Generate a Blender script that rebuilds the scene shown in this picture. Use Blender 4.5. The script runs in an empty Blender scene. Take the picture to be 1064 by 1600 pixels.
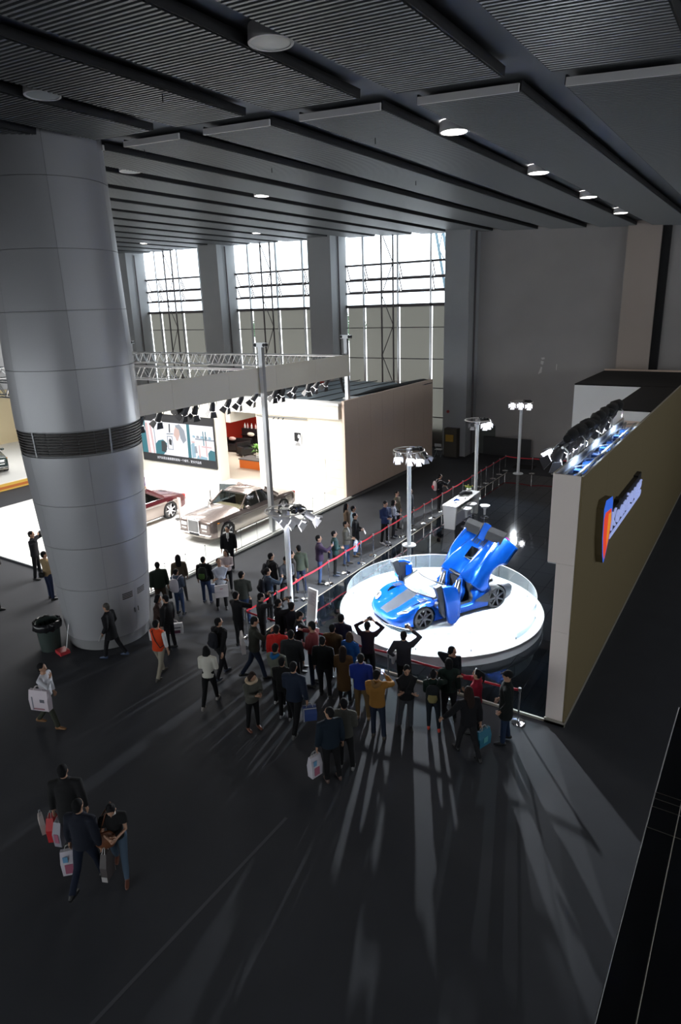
import bpy, math, random
from mathutils import Vector, Matrix
R = math.radians
PI = math.pi
random.seed(7)
sc = bpy.context.scene
COL = sc.collection

# ------------------------------------------------------------------ camera
cam_d = bpy.data.cameras.new('camera'); cam = bpy.data.objects.new('camera', cam_d); COL.objects.link(cam)
r_ = Vector((0.839551, 0.542389, -0.031116)); u_ = Vector((-0.132895, 0.260565, 0.956266)); f_ = Vector((-0.526776, 0.798699, -0.290838))
cam.matrix_world = Matrix(((r_.x, u_.x, -f_.x, 0), (r_.y, u_.y, -f_.y, 0), (r_.z, u_.z, -f_.z, 9.2), (0, 0, 0, 1)))
cam_d.sensor_fit = 'VERTICAL'; cam_d.sensor_height = 36.0
cam_d.lens = 1016.1 / 1600 * 36.0
cam_d.shift_y = -(800 - 787) / 1600.0
cam_d.clip_start = 0.02; cam_d.clip_end = 400
sc.camera = cam
sc.view_settings.view_transform = 'Standard'
try: sc.view_settings.look = 'None'
except Exception: pass
sc.view_settings.gamma = 1.0
sc.view_settings.use_curve_mapping = False
sc.view_settings.exposure = 0.0

# ------------------------------------------------------------------ world: bright overcast sky outside the windows
w = bpy.data.worlds.new('world'); sc.world = w; w.use_nodes = True
bgn = w.node_tree.nodes['Background']
bgn.inputs[0].default_value = (0.90, 0.96, 1.0, 1); bgn.inputs[1].default_value = 4.2

# ------------------------------------------------------------------ lights
def area(name, loc, size, power, color=(1, 1, 1), rot=(0, 0, 0), size_y=None):
    d = bpy.data.lights.new(name, 'AREA'); d.energy = power; d.color = color
    d.shape = 'RECTANGLE'; d.size = size; d.size_y = size_y or size
    o = bpy.data.objects.new(name, d); COL.objects.link(o); o.location = loc; o.rotation_euler = rot
    return o
def spot(name, loc, target, power, angle=50, color=(1, 1, 1), radius=0.06, blend=0.5):
    d = bpy.data.lights.new(name, 'SPOT'); d.energy = power; d.color = color; d.spot_size = R(angle); d.spot_blend = blend
    d.shadow_soft_size = radius
    o = bpy.data.objects.new(name, d); COL.objects.link(o); o.location = loc
    dv = Vector(target) - Vector(loc); o.rotation_euler = dv.to_track_quat('-Z', 'Y').to_euler()
    return o
def portal(loc, sx, sy, rot):
    o = area('window_portal', loc, sx, 1, (1, 1, 1), rot, sy); o.data.cycles.is_portal = True
portal((-34, 39.6, 11.4), 38, 5.2, (R(90), 0, 0))            # window wall, looking into the hall (-Y)
portal((-31, -14.6, 3.2), 58, 5.8, (R(-90), 0, 0))          # glazing added behind the camera in place of lit stands (+Y)
portal((16.6, 14, 7.6), 3.2, 44, (0, R(90), 0))               # high side glazing added to brighten surfaces facing right (-X)
# the light grid hung over the white car stand
for gx, gy in ((-20.0, 16.0), (-20.0, 22.0), (-27.0, 17.0), (-27.0, 22.5)):
    area('stand_grid_light', (gx, gy, 6.2), 3.4, 700, (1.0, 0.975, 0.93))
area('lounge_light', (-27.0, 30.8, 3.9), 2.5, 330, (1.0, 0.93, 0.85))
area('corner_lamp', (-20.5, 25.2, 6.1), 4.0, 200, (1.0, 0.97, 0.92), (R(-25), 0, 0), 1.0)

# ------------------------------------------------------------------ materials
MATS = {}
def nt(m): return m.node_tree.nodes, m.node_tree.links
def mat(name, col, rough=0.6, metal=0.0, emit=None, es=1.0, noise=None, bump=None, coat=0.0, trans=0.0, alpha=1.0, spec=None):
    if name in MATS: return MATS[name]
    m = bpy.data.materials.new(name); m.use_nodes = True; N, Lk = nt(m); b = N['Principled BSDF']
    c = (col[0], col[1], col[2], 1)
    b.inputs['Base Color'].default_value = c; b.inputs['Roughness'].default_value = rough; b.inputs['Metallic'].default_value = metal
    if coat: b.inputs['Coat Weight'].default_value = coat; b.inputs['Coat Roughness'].default_value = 0.05
    if trans: b.inputs['Transmission Weight'].default_value = trans
    if alpha < 1: b.inputs['Alpha'].default_value = alpha
    if spec is not None: b.inputs['Specular IOR Level'].default_value = spec
    if emit: b.inputs['Emission Color'].default_value = (*emit, 1); b.inputs['Emission Strength'].default_value = es
    if noise or bump:
        tc = N.new('ShaderNodeTexCoord'); nz = N.new('ShaderNodeTexNoise'); Lk.new(tc.outputs['Object'], nz.inputs['Vector'])
        sc_, amt = noise or bump; nz.inputs['Scale'].default_value = sc_; nz.inputs['Detail'].default_value = 4
        if noise:
            mx = N.new('ShaderNodeMix'); mx.data_type = 'RGBA'
            lo = tuple(max(0, v * (1 - amt)) for v in col); hi = tuple(min(1, v * (1 + amt)) for v in col)
            mx.inputs[6].default_value = (*lo, 1); mx.inputs[7].default_value = (*hi, 1)
            Lk.new(nz.outputs['Fac'], mx.inputs[0]); Lk.new(mx.outputs[2], b.inputs['Base Color'])
        if bump:
            bp = N.new('ShaderNodeBump'); bp.inputs['Strength'].default_value = bump[1]; bp.inputs['Distance'].default_value = 0.01
            Lk.new(nz.outputs['Fac'], bp.inputs['Height']); Lk.new(bp.outputs['Normal'], b.inputs['Normal'])
    MATS[name] = m; return m
def glassmat(name, tint, gloss=0.12, rough=0.0, haze=0.0):
    m = bpy.data.materials.new(name); m.use_nodes = True; N, Lk = nt(m)
    for n in list(N): N.remove(n)
    out = N.new('ShaderNodeOutputMaterial'); tr = N.new('ShaderNodeBsdfTransparent'); gl = N.new('ShaderNodeBsdfGlossy'); mx = N.new('ShaderNodeMixShader')
    tr.inputs[0].default_value = (*tint, 1); gl.inputs['Roughness'].default_value = rough; gl.inputs[0].default_value = (1, 1, 1, 1)
    fr = N.new('ShaderNodeLayerWeight'); fr.inputs[0].default_value = 0.5
    pw = N.new('ShaderNodeMath'); pw.operation = 'POWER'; Lk.new(fr.outputs['Facing'], pw.inputs[0]); pw.inputs[1].default_value = 5.0
    ad = N.new('ShaderNodeMath'); ad.operation = 'MULTIPLY_ADD'; Lk.new(pw.outputs[0], ad.inputs[0]); ad.inputs[1].default_value = 0.8; ad.inputs[2].default_value = 0.02 + gloss * 0.15
    Lk.new(ad.outputs[0], mx.inputs[0]); Lk.new(tr.outputs[0], mx.inputs[1]); Lk.new(gl.outputs[0], mx.inputs[2])
    last = mx
    if haze:
        df = N.new('ShaderNodeBsdfDiffuse'); df.inputs[0].default_value = (0.75, 0.85, 0.9, 1); m2 = N.new('ShaderNodeMixShader'); m2.inputs[0].default_value = haze
        Lk.new(mx.outputs[0], m2.inputs[1]); Lk.new(df.outputs[0], m2.inputs[2]); last = m2
    Lk.new(last.outputs[0], out.inputs[0]); MATS[name] = m; return m
M_carpet = mat('carpet', (0.035, 0.037, 0.044), 0.85, noise=(1.3, 0.16), spec=0.4)
M_conc = mat('painted_wall', (0.36, 0.34, 0.33), 0.9, noise=(0.5, 0.12))
M_pier = mat('painted_pier', (0.36, 0.37, 0.38), 0.9, noise=(0.7, 0.08))
M_ceil = mat('ceiling_metal', (0.165, 0.172, 0.182), 0.45, metal=0.35)
M_ceil_end = mat('ceiling_end', (0.70, 0.68, 0.68), 0.6)
M_ceil_side = mat('ceiling_side', (0.012, 0.012, 0.014), 0.8)
M_ceil_back = mat('ceiling_back', (0.19, 0.20, 0.22), 0.9)
M_clad = mat('column_cladding', (0.36, 0.36, 0.375), 0.40, metal=0.25, noise=(60, 0.05))
M_joint = mat('dark_joint', (0.05, 0.05, 0.055), 0.8)
M_joint2 = mat('cladding_joint', (0.20, 0.20, 0.205), .8)
M_louv = mat('louvre', (0.03, 0.024, 0.02), 0.5)
M_steel = mat('brushed_steel', (0.45, 0.45, 0.46), 0.3, metal=1.0)
M_chrome = mat('chrome', (0.8, 0.8, 0.82), 0.1, metal=1.0)
M_white = mat('white_gloss', (0.80, 0.80, 0.79), 0.3)
M_whitem = mat('white_matt', (0.78, 0.78, 0.77), 0.75)
M_cream = mat('cream_panel', (0.72, 0.69, 0.62), 0.5)
M_creamw = mat('cream_band', (0.84, 0.78, 0.66), 0.8)
M_brown = mat('brown_fabric', (0.80, 0.64, 0.53), 0.95, noise=(14, 0.1))
M_black = mat('black_metal', (0.012, 0.012, 0.014), 0.45)
M_blackm = mat('black_matt', (0.01, 0.01, 0.011), 0.95)
M_rubber = mat('rubber', (0.015, 0.015, 0.017), 0.7)
M_alu = mat('aluminium', (0.62, 0.63, 0.65), 0.35, metal=0.9)
M_frame = mat('window_frame', (0.10, 0.085, 0.09), 0.6)
M_pole = mat('pole_paint', (0.86, 0.89, 0.92), 0.35)
M_glass = glassmat('clear_glass', (0.97, 0.985, 0.98))
M_glassb = glassmat('balustrade_glass', (0.86, 0.93, 0.95), 0.3, haze=0.05)
M_wglass = glassmat('window_glass', (0.96, 0.98, 1.0))
M_cglass = glassmat('car_glass', (0.62, 0.70, 0.72), 0.4)
M_wind = glassmat('windscreen_glass', (0.72, 0.80, 0.82), 0.9, haze=0.14)
M_dglass = glassmat('dark_car_glass', (0.10, 0.12, 0.13), 0.5)
M_red = mat('red_belt', (0.62, 0.02, 0.04), 0.6)

# ------------------------------------------------------------------ mesh helpers
class MB:
    def __init__(s): s.v = []; s.f = []; s.m = []; s.cur = 0
    def quad(s, *p):
        i = len(s.v); s.v += [tuple(q) for q in p]; s.f.append(tuple(range(i, i + len(p)))); s.m.append(s.cur); return s
    def box(s, x0, x1, y0, y1, z0, z1):
        i = len(s.v); s.v += [(x0,y0,z0),(x1,y0,z0),(x1,y1,z0),(x0,y1,z0),(x0,y0,z1),(x1,y0,z1),(x1,y1,z1),(x0,y1,z1)]
        for q in ((0,3,2,1),(4,5,6,7),(0,1,5,4),(1,2,6,5),(2,3,7,6),(3,0,4,7)): s.f.append(tuple(i + k for k in q)); s.m.append(s.cur)
        return s
    def cbox(s, c, d): return s.box(c[0]-d[0]/2, c[0]+d[0]/2, c[1]-d[1]/2, c[1]+d[1]/2, c[2]-d[2]/2, c[2]+d[2]/2)
    def rings(s, rings, cap=True, closed=False):
        i = len(s.v); n = len(rings[0])
        for r in rings: s.v += [tuple(p) for p in r]
        m = len(rings)
        for a in range(m if closed else m - 1):
            b = (a + 1) % m
            for k in range(n):
                l = (k + 1) % n; s.f.append((i+a*n+k, i+a*n+l, i+b*n+l, i+b*n+k)); s.m.append(s.cur)
        if cap and not closed:
            s.f.append(tuple(i + k for k in reversed(range(n)))); s.m.append(s.cur)
            s.f.append(tuple(i + (m-1)*n + k for k in range(n))); s.m.append(s.cur)
        return s
    def tube(s, pts, rad, n=8, cap=True, flat=1.0, up=None, closed=False):
        P = [Vector(p) for p in pts]; L = len(P); rs = rad if isinstance(rad, (list, tuple)) else [rad] * L
        out = []
        pu = None
        for k in range(L):
            if closed: t = P[(k+1) % L] - P[k-1]
            else: t = (P[min(k+1, L-1)] - P[max(k-1, 0)])
            t = t.normalized() if t.length > 1e-9 else Vector((0,0,1))
            ref = Vector(up) if up else (pu if pu else (Vector((0,0,1)) if abs(t.z) < .9 else Vector((1,0,0))))
            a = t.cross(ref); a = a.normalized() if a.length > 1e-6 else t.orthogonal().normalized()
            b = a.cross(t).normalized(); pu = b
            q = rs[k]; ra, rb = (q if isinstance(q, (tuple, list)) else (q, q * flat))
            out.append([P[k] + a * (math.cos(2*PI*j/n) * ra) + b * (math.sin(2*PI*j/n) * rb) for j in range(n)])
        return s.rings(out, cap, closed)
    def cyl(s, p0, p1, r0, r1=None, n=12): return s.tube([p0, p1], [r0, r0 if r1 is None else r1], n)
    def lathe(s, prof, c=(0,0), n=24, a0=0, a1=2*PI, cap=False):
        full = abs(a1 - a0 - 2*PI) < 1e-6; cnt = n if full else n + 1
        rr = [[(c[0]+r*math.cos(a0+(a1-a0)*k/n), c[1]+r*math.sin(a0+(a1-a0)*k/n), z) for r, z in prof] for k in range(cnt)]
        i = len(s.v); m = len(prof)
        for q in rr: s.v += q
        for k in range(n):
            l = (k + 1) % cnt
            for j in range(m - 1): s.f.append((i+k*m+j, i+l*m+j, i+l*m+j+1, i+k*m+j+1)); s.m.append(s.cur)
        if cap and full:
            s.f.append(tuple(i + k*m for k in reversed(range(n)))); s.m.append(s.cur); s.f.append(tuple(i + k*m+m-1 for k in range(n))); s.m.append(s.cur)
        return s
    def ball(s, c, rx, ry=None, rz=None, n=10, m=7):
        ry = ry or rx; rz = rz or rx; i = len(s.v)
        for a in range(m + 1):
            th = PI * a / m
            for k in range(n): s.v.append((c[0]+rx*math.sin(th)*math.cos(2*PI*k/n), c[1]+ry*math.sin(th)*math.sin(2*PI*k/n), c[2]-rz*math.cos(th)))
        for a in range(m):
            for k in range(n):
                l = (k+1) % n; s.f.append((i+a*n+k, i+a*n+l, i+(a+1)*n+l, i+(a+1)*n+k)); s.m.append(s.cur)
        return s
    def prism(s, poly, axis, a, b):
        def P(u, v, t): return {'x': (t, u, v), 'y': (u, t, v), 'z': (u, v, t)}[axis]
        i = len(s.v); n = len(poly); s.v += [P(u, v, a) for u, v in poly] + [P(u, v, b) for u, v in poly]
        s.f.append(tuple(i + k for k in range(n))); s.m.append(s.cur); s.f.append(tuple(i + n + k for k in reversed(range(n)))); s.m.append(s.cur)
        for k in range(n): l = (k+1) % n; s.f.append((i+k, i+n+k, i+n+l, i+l)); s.m.append(s.cur)
        return s
    def xf(s, M, start=0):
        for k in range(start, len(s.v)): s.v[k] = tuple(M @ Vector(s.v[k]))
        return s
    def mesh(s, name, mats, smooth=None, fix=True):
        me = bpy.data.meshes.new(name); me.from_pydata(s.v, [], s.f)
        for m in (mats if isinstance(mats, (list, tuple)) else [mats]): me.materials.append(m)
        me.polygons.foreach_set('material_index', s.m); me.update()
        if fix:
            import bmesh
            bm = bmesh.new(); bm.from_mesh(me); bmesh.ops.recalc_face_normals(bm, faces=bm.faces); bm.to_mesh(me); bm.free()
        if smooth is not None:
            me.shade_smooth(); me.set_sharp_from_angle(angle=R(smooth))
        return me
    def build(s, name, mats, parent=None, smooth=None, world=False, loc=None, fix=True):
        o = bpy.data.objects.new(name, s.mesh(name, mats, smooth, fix)); COL.objects.link(o)
        if parent:
            o.parent = parent
            if world:
                p = parent; off = Vector((0, 0, 0))
                while p: off += p.location; p = p.parent
                o.location = -off
        if loc: o.location = loc
        return o
def tag(o, label=None, cat=None, group=None, kind=None):
    if label: o['label'] = label
    if cat: o['category'] = cat
    if group: o['group'] = group
    if kind: o['kind'] = kind
    return o
def thing(name, loc, rz=0, label=None, cat=None, group=None, kind=None):
    o = bpy.data.objects.new(name, None); COL.objects.link(o); o.location = loc; o.rotation_euler = (0, 0, rz); o.empty_display_size = .2
    return tag(o, label, cat, group, kind)
def inst(name, me, parent, loc=(0,0,0), rot=(0,0,0), scale=None):
    o = bpy.data.objects.new(name, me); COL.objects.link(o); o.parent = parent; o.location = loc; o.rotation_euler = rot
    if scale: o.scale = scale
    return o
KIDS = {}
def copy_tree(o, parent=None):
    c = o.copy(); COL.objects.link(c); c.parent = parent
    for ch in [x for x in bpy.data.objects if x.parent == o]: copy_tree(ch, c)
    return c
def dup(o, loc, rz=0, label=None, group=None):
    c = copy_tree(o); c.location = loc; c.rotation_euler = (0, 0, rz)
    if label: c['label'] = label
    if group: c['group'] = group
    return c
WS = bpy.data.scenes.new('workshop')          # empty side scene in which modifiers are evaluated quickly; removed at the end
def evalmesh(o):
    for c in list(o.users_collection): c.objects.unlink(o)
    WS.collection.objects.link(o)
    with bpy.context.temp_override(scene=WS, view_layer=WS.view_layers[0]): dg = bpy.context.evaluated_depsgraph_get(); dg.update()
    me = bpy.data.meshes.new_from_object(o.evaluated_get(dg), preserve_all_data_layers=True, depsgraph=dg)
    WS.collection.objects.unlink(o); return me
def remeshed(mb, name, mats, voxel, smooth_it=4):
    o = bpy.data.objects.new(name, mb.mesh(name, mats)); COL.objects.link(o)
    md = o.modifiers.new('r', 'REMESH'); md.mode = 'VOXEL'; md.voxel_size = voxel; md.use_smooth_shade = True
    if smooth_it: s2 = o.modifiers.new('s', 'SMOOTH'); s2.iterations = smooth_it; s2.factor = .5
    me = evalmesh(o); old = o.data; bpy.data.objects.remove(o); bpy.data.meshes.remove(old)
    me.name = name
    if not me.materials:
        for m in mats: me.materials.append(m)
    return me
def boolcut(me, cutters):
    o = bpy.data.objects.new('tmp', me); COL.objects.link(o); cs = []
    for c in cutters:
        co = bpy.data.objects.new('tmpc', c.mesh('c', M_black)); WS.collection.objects.link(co); cs.append(co)
        md = o.modifiers.new('b', 'BOOLEAN'); md.operation = 'DIFFERENCE'; md.object = co; md.solver = 'EXACT'
    out = evalmesh(o); bpy.data.objects.remove(o)
    for c in cs: bpy.data.objects.remove(c)
    return out
def text_mesh(txt, size, depth):
    cu = bpy.data.curves.new('t', 'FONT'); cu.body = txt; cu.size = size; cu.extrude = depth; cu.align_x = 'LEFT'
    o = bpy.data.objects.new('t', cu); COL.objects.link(o); me = evalmesh(o); bpy.data.objects.remove(o); return me

# ================================================================== STRUCTURE
# ------------------------------------------------------------------ floor and walls
tag(MB().box(-62, 16, -14, 39.6, -0.3, 0).build('floor', M_carpet), kind='structure')
fl = bpy.data.objects['floor']
seam = MB().box(-6.56, -6.50, 1.0, 7.7, 0.0005, 0.003)
seam.build('carpet_seam', mat('seam_tape', (0.075, 0.075, 0.085), 0.9), fl)

def zc(X):
    X = max(min(X, 8), -52); return -7.42395842e-04*X*X - 6.77026341e-02*X + 1.22294020e+01 - (0.03 if X > -3 else 0)
YW = 38.8
tag(MB().box(-16.7, 16, YW, YW + .4, 0, 14.5).build('wall_back', M_conc), kind='structure')
wb = bpy.data.objects['wall_back']
pm = mat('peeled_plaster', (0.62, 0.60, 0.58), 0.9)
for q in ([(-11.28,5.95),(-11.08,5.98),(-11.05,5.88),(-11.2,5.84)], [(-11.27,5.78),(-11.1,5.75),(-11.14,5.55),(-11.28,5.6)], [(-11.25,5.45),(-11.17,5.4),(-11.2,5.1),(-11.4,5.0),(-11.36,5.12)], [(-10.37,5.62),(-10.33,5.6),(-10.34,5.25),(-10.38,5.3)]):
    MB().prism(q, 'y', YW - .006, YW + .01).build('peeled_patch', pm, wb)
tag(MB().box(-62, -61.6, -14, 39.6, 0, 14.5).build('wall_left', M_conc), kind='structure')
tag(MB().box(15.6, 16, -14, YW, 0, 6.0).box(15.6, 16, -14, YW, 9.2, 14.5).box(15.6, 16, -14, -8, 6, 9.2).box(15.6, 16, 36, YW, 6, 9.2).build('wall_right', M_conc), kind='structure')
wr_ = thing('window_6', (15.8, 14, 7.6), kind='structure')  # unseen glazing, added to brighten the surfaces facing right
for k in range(12): MB().box(-.08, .08, -22+k*4-.06, -22+k*4+.06, -1.6, 1.6).build('mullion', M_frame, wr_)
MB().box(-.08, .08, -22, 22, -.05, .05).build('transom', M_frame, wr_)
tag(MB().box(-62, -60, -14.4, -14, 0, 14.5).box(-2, 16, -14.4, -14, 0, 14.5).box(-60, -2, -14.4, -14, 0, .3).box(-60, -2, -14.4, -14, 6.1, 14.5).build('wall_front', M_conc), kind='structure')
tag(MB().box(-62, -.6, -14, -2.2, 6.9, 7.5).build('gallery_shade_slab', M_conc), kind='structure')      # unseen gallery behind the camera, added to shade the upper hall
wf = thing('window_5', (-31, -14.2, 3.2), kind='structure')  # unseen glazing, added in place of the lit stands across the hall
for k in range(14): MB().box(-29+k*4.46-.06, -29+k*4.46+.06, -.08, .08, -2.9, 2.9).build('mullion', M_frame, wf)
for k in range(3): MB().box(-29, 29, -.08, .08, -1.9+k*1.9-.05, -1.9+k*1.9+.05).build('transom', M_frame, wf)
# piers between the windows
for k, x in enumerate((-55.9, -46.1, -36.3, -26.5, -16.7)):
    wd = 1.80 if x < -17 else 1.52
    p = tag(MB().box(x, x + wd, 37.2, YW + .3, 0, 13.95).build('trim_%d' % (k + 1), M_pier), kind='structure')
    MB().cyl((x + wd + .08, 38.0, 0), (x + wd + .08, 38.0, 13.6), .05, n=6).build('downpipe', M_frame, p)
tag(MB().box(-7.05, -5.45, 38.25, YW + .1, 0, 12.9).build('trim_6', mat('pier_warm', (0.42, 0.36, 0.32), 0.9)), kind='structure')
tag(MB().box(-5.45, -5.05, 38.5, YW + .1, 0, 12.9).build('trim_7', M_blackm), kind='structure')  # flat black strip painting the shade of a recess beside the pier

# ------------------------------------------------------------------ windows (three bays seen, one more beyond)
M_blind = mat('window_blind', (0.42, 0.40, 0.35), 0.85, trans=0.0)
N, Lk = nt(M_blind); _b = N['Principled BSDF']; _tl = N.new('ShaderNodeBsdfTranslucent'); _tl.inputs[0].default_value = (0.115, 0.11, 0.095, 1)
_mx = N.new('ShaderNodeMixShader'); _mx.inputs[0].default_value = .45; Lk.new(_b.outputs[0], _mx.inputs[1]); Lk.new(_tl.outputs[0], _mx.inputs[2]); Lk.new(_mx.outputs[0], N['Material Output'].inputs[0])
for wi, x0 in enumerate((-54.1, -44.3, -34.5, -24.7)):
    x1 = x0 + 8.0; W = thing('window_%d' % (wi + 1), (x0, 39, 0), kind='structure')
    mull = [x0 + 1.39, x0 + 3.96, x0 + 6.28]
    zt = [2.0, 3.9, 5.75, 7.73, 9.15, 9.95, 10.75, 11.7, 13.9]
    xs = [x0] + mull + [x1]
    # glass panes of the clear upper part, the two hopper rows stand open
    for a in range(4):
        for b in range(4, 8):
            if b in (5, 6): continue
            MB().box(xs[a]+.04, xs[a+1]-.04, 39.0, 39.012, zt[b]+.05, zt[b+1]-.05).build('pane', M_wglass, W, world=True)
        for b in (5, 6):
            h = zt[b+1]-zt[b]-.06; o = MB()
            o.box(xs[a]+.06, xs[a+1]-.06, 0, .012, -h, 0); s = o.build('pane', M_wglass, W); s.location = (-x0, 0.05, zt[b+1]-.03); s.rotation_euler = (R(24), 0, 0)
            fm = MB().box(xs[a]+.05, xs[a+1]-.05, -.02, .03, -h-.03, -h+.03)
            fm.box(xs[a]+.05, xs[a]+.10, -.02, .03, -h, 0).box(xs[a+1]-.10, xs[a+1]-.05, -.02, .03, -h, 0)
            s = fm.build('sash_frame', M_frame, W); s.location = (-x0, 0.05, zt[b+1]-.03); s.rotation_euler = (R(24), 0, 0)
        for b in range(-1, 4):
            za = 0.0 if b < 0 else zt[b]; zb2 = zt[b+1]
            MB().quad((xs[a]+.07,39.11,za+.015), (xs[a+1]-.07,39.11,za+.015), (xs[a+1]-.07,39.11,zb2-.015), (xs[a]+.07,39.11,zb2-.015)).build('blind', M_blind, W, world=True)
    for z in zt[4:8]: MB().box(x0, x1, 38.93, 39.08, z-.06, z+.06).build('transom', M_frame, W, world=True)
    for z in zt[:4]: MB().box(x0, x1, 38.97, 39.08, z-.025, z+.025).build('transom', M_frame, W, world=True)
    MB().box(x0, x1, 38.9, 39.15, 9.02, 9.2).build('sill_rail', M_frame, W, world=True)
    for x in mull: MB().box(x-.05, x+.05, 38.9, 39.03, 0, 13.9).build('mullion', M_alu, W, world=True)
    # wind truss behind the middle mullion
    t = MB(); xa, xb = x0 + 3.12, x0 + 3.96
    t.cyl((xa, 38.3, 0), (xa, 38.3, 13.9), .055, n=8).cyl((xb, 38.3, 0), (xb, 38.3, 13.9), .055, n=8)
    t.build('truss_chord', M_frame, W, world=True)
    for k in range(8):
        z0 = 13.6 - k*1.9
        MB().cyl((xa if k % 2 else xb, 38.3, z0 - 1.9), (xb if k % 2 else xa, 38.3, z0), .028, n=6).build('truss_brace', M_frame, W, world=True)
# wall under/over the windows outside
tag(MB().box(-62, -16.5, 39.2, 39.5, -0.2, 1.2).build('baseboard_back', M_conc), kind='structure')

# ------------------------------------------------------------------ ceiling: corrugated metal strips with slots between
CE = thing('ceiling', (0, 0, 12), kind='structure')
def corrugated(y0, y1, endcap):
    b = MB(); n = int((y1-y0)/.1); w2 = 0.925; hgt = .045
    prof = []
    for k in range(n):
        y = y0 + k*.1; prof += [(y, 0), (y+.045, 0), (y+.05, hgt), (y+.092, hgt)]
    prof.append((y0+n*.1, 0))
    i = len(b.v)
    for y, z in prof: b.v += [(-w2, y, z), (w2, y, z)]
    for k in range(len(prof)-1): b.f.append((i+2*k, i+2*k+1, i+2*k+3, i+2*k+2)); b.m.append(0)
    b.cur = 2; b.box(-w2-.03, -w2+.005, y0, y1, .02, .16).box(w2-.005, w2+.03, y0, y1, .02, .16)
    b.cur = 1
    if endcap: b.box(-w2, w2, y0-.05, y0, -.012, .11)
    return b.mesh('ceiling_panel', [M_ceil, M_ceil_end, M_ceil_side], fix=False)
far_m = corrugated(11.93, YW, True); near_m = corrugated(-13.9, 11.13, False)
xs_p = [-5.0 + 2.605*k for k in range(-18, 8)]
for xp in xs_p:
    if xp < -55 or xp > 15: continue
    sl = (zc(xp+.9) - zc(xp-.9))/1.8
    for me in (far_m, near_m): inst('panel', me, CE, (xp, 0, zc(xp) - 12), (0, -math.atan(sl), 0))
for k in range(-60, 16, 4):
    MB().prism([(k, zc(k)+.24), (k+4, zc(k+4)+.24), (k+4, zc(k+4)+.34), (k, zc(k)+.34)], 'y', -14, YW+.3).build('backing_sheet', M_ceil_back, CE, world=True)
# small downward hooks seen on the strips
for hx, hy in ((-13.6, 12.4), (-9.5, 9.2), (-8.0, 14.0), (-10.0, 20), (-12.5, 16)):
    MB().cyl((hx, hy, zc(hx)+.02), (hx, hy, zc(hx)-.12), .012, n=5).build('hook', M_black, CE, world=True)
M_lampon = mat('lamp_on', (1, 1, 1), 0.5, emit=(1.0, 0.93, 0.86), es=22)
M_lampoff = mat('lamp_off', (0.42, 0.45, 0.46), 0.35)
def ceil_light(x, y, on, label):
    z = zc(x) + .03; t = thing('ceiling_light', (x, y, z), 0, label, 'ceiling light', 'round ceiling lights in the slots')
    MB().lathe([(.30, .2), (.315, .02), (.315, -.005), (.275, -.005), (.275, .03)], n=28).build('housing', M_ceil_end, t, 40)
    MB().lathe([(0.001, 0), (.15, -.004), (.275, .004)], n=28).build('diffuser', M_lampon if on else M_lampoff, t, 40)
    if on:
        d = bpy.data.lights.new('ceiling_lamp', 'SPOT'); d.energy = 260; d.spot_size = R(110); d.spot_blend = .8; d.color = (1.0, .9, .8); d.shadow_soft_size = .25
        o = bpy.data.objects.new('ceiling_lamp', d); COL.objects.link(o); o.parent = t; o.location = (0, 0, -.03)
for x, y, on, lb in ((-6.3, 14.4, 1, 'largest lit round ceiling light, nearest in the right-hand slot'), (-6.3, 20.4, 1, 'second lit round ceiling light along the right-hand slot'),
    (-6.3, 26.4, 1, 'third lit round ceiling light along the right-hand slot'), (-6.3, 32.3, 1, 'lit round ceiling light farthest along the right-hand slot'),
    (-16.6, 20.6, 1, 'lit round ceiling light above the window bays in a middle slot'), (-37.4, 33.2, 1, 'small far lit round ceiling light nearest the big column'),
    (-27.0, 32.8, 1, 'small far round ceiling light, faint, above the second window pier'), (-6.3, 8.2, 0, 'large unlit round ceiling light at the top middle'),
    (-11.5, 8.25, 0, 'unlit round ceiling light above and left of the column'), (-16.6, 14.5, 0, 'unlit round ceiling light just right of the column top')):
    ceil_light(x, y, on, lb)

# ------------------------------------------------------------------ the big spindle-shaped column
CX, CY = -15.67, 10.93
prof = [(.34, 1.19), (.75, 1.235), (1.5, 1.29), (3.6, 1.44), (5.6, 1.56), (6.6, 1.605), (8.2, 1.60), (11, 1.53), (13.4, 1.47)]
def cr(z):
    for (a, ra), (b, rb) in zip(prof, prof[1:]):
        if z <= b: return ra + (rb-ra)*max(0, (z-a))/(b-a)
    return prof[-1][1]
colm = thing('round_column', (CX, CY, 0), 0, 'huge round grey metal-clad column with a dark louvre band', 'column')
MB().lathe([(cr(max(z,.34))-.05, z) for z in [0.02] + [.34+.4*k for k in range(33)]], n=48).build('core', M_joint2, colm, 60)
MB().lathe([(1.10, 0), (1.13, .02), (1.13, .36)], n=64).build('skirting', M_steel, colm, 40)
seams = [.34, 1.93, 3.18, 4.40, 5.72, None, 6.38, 7.9, 9.3, 10.7, 12.26, 13.3]
for a, b in zip(seams, seams[1:]):
    if a is None or b is None: continue
    for q in range(6):
        a0 = R(28 + 60*q) + .002; a1 = R(28 + 60*(q+1)) - .002
        zs = [a+.006 + (b-a-.012)*k/4 for k in range(5)]
        MB().lathe([(cr(a)-.03, a+.006)] + [(cr(z), z) for z in zs] + [(cr(b)-.03, b-.006)], n=12, a0=a0, a1=a1).build('cladding_panel', M_clad, colm, 50)
angs = []
a = -81.6
for q in range(25):
    a0 = R(-81.6 + 14.4*q) + .006; a1 = a0 + R(14.4) - .012
    if q in (0, 5, 10, 15, 20): a0 += R(1.6)
    o = MB(); 
    for k in range(8): z = 5.76 + k*.074; o.lathe([(cr(z)-.035, z), (cr(z)-.004, z+.02), (cr(z)-.004, z+.05), (cr(z)-.035, z+.06)], n=3, a0=a0, a1=a1)
    o.build('louvre', M_louv, colm)
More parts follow.
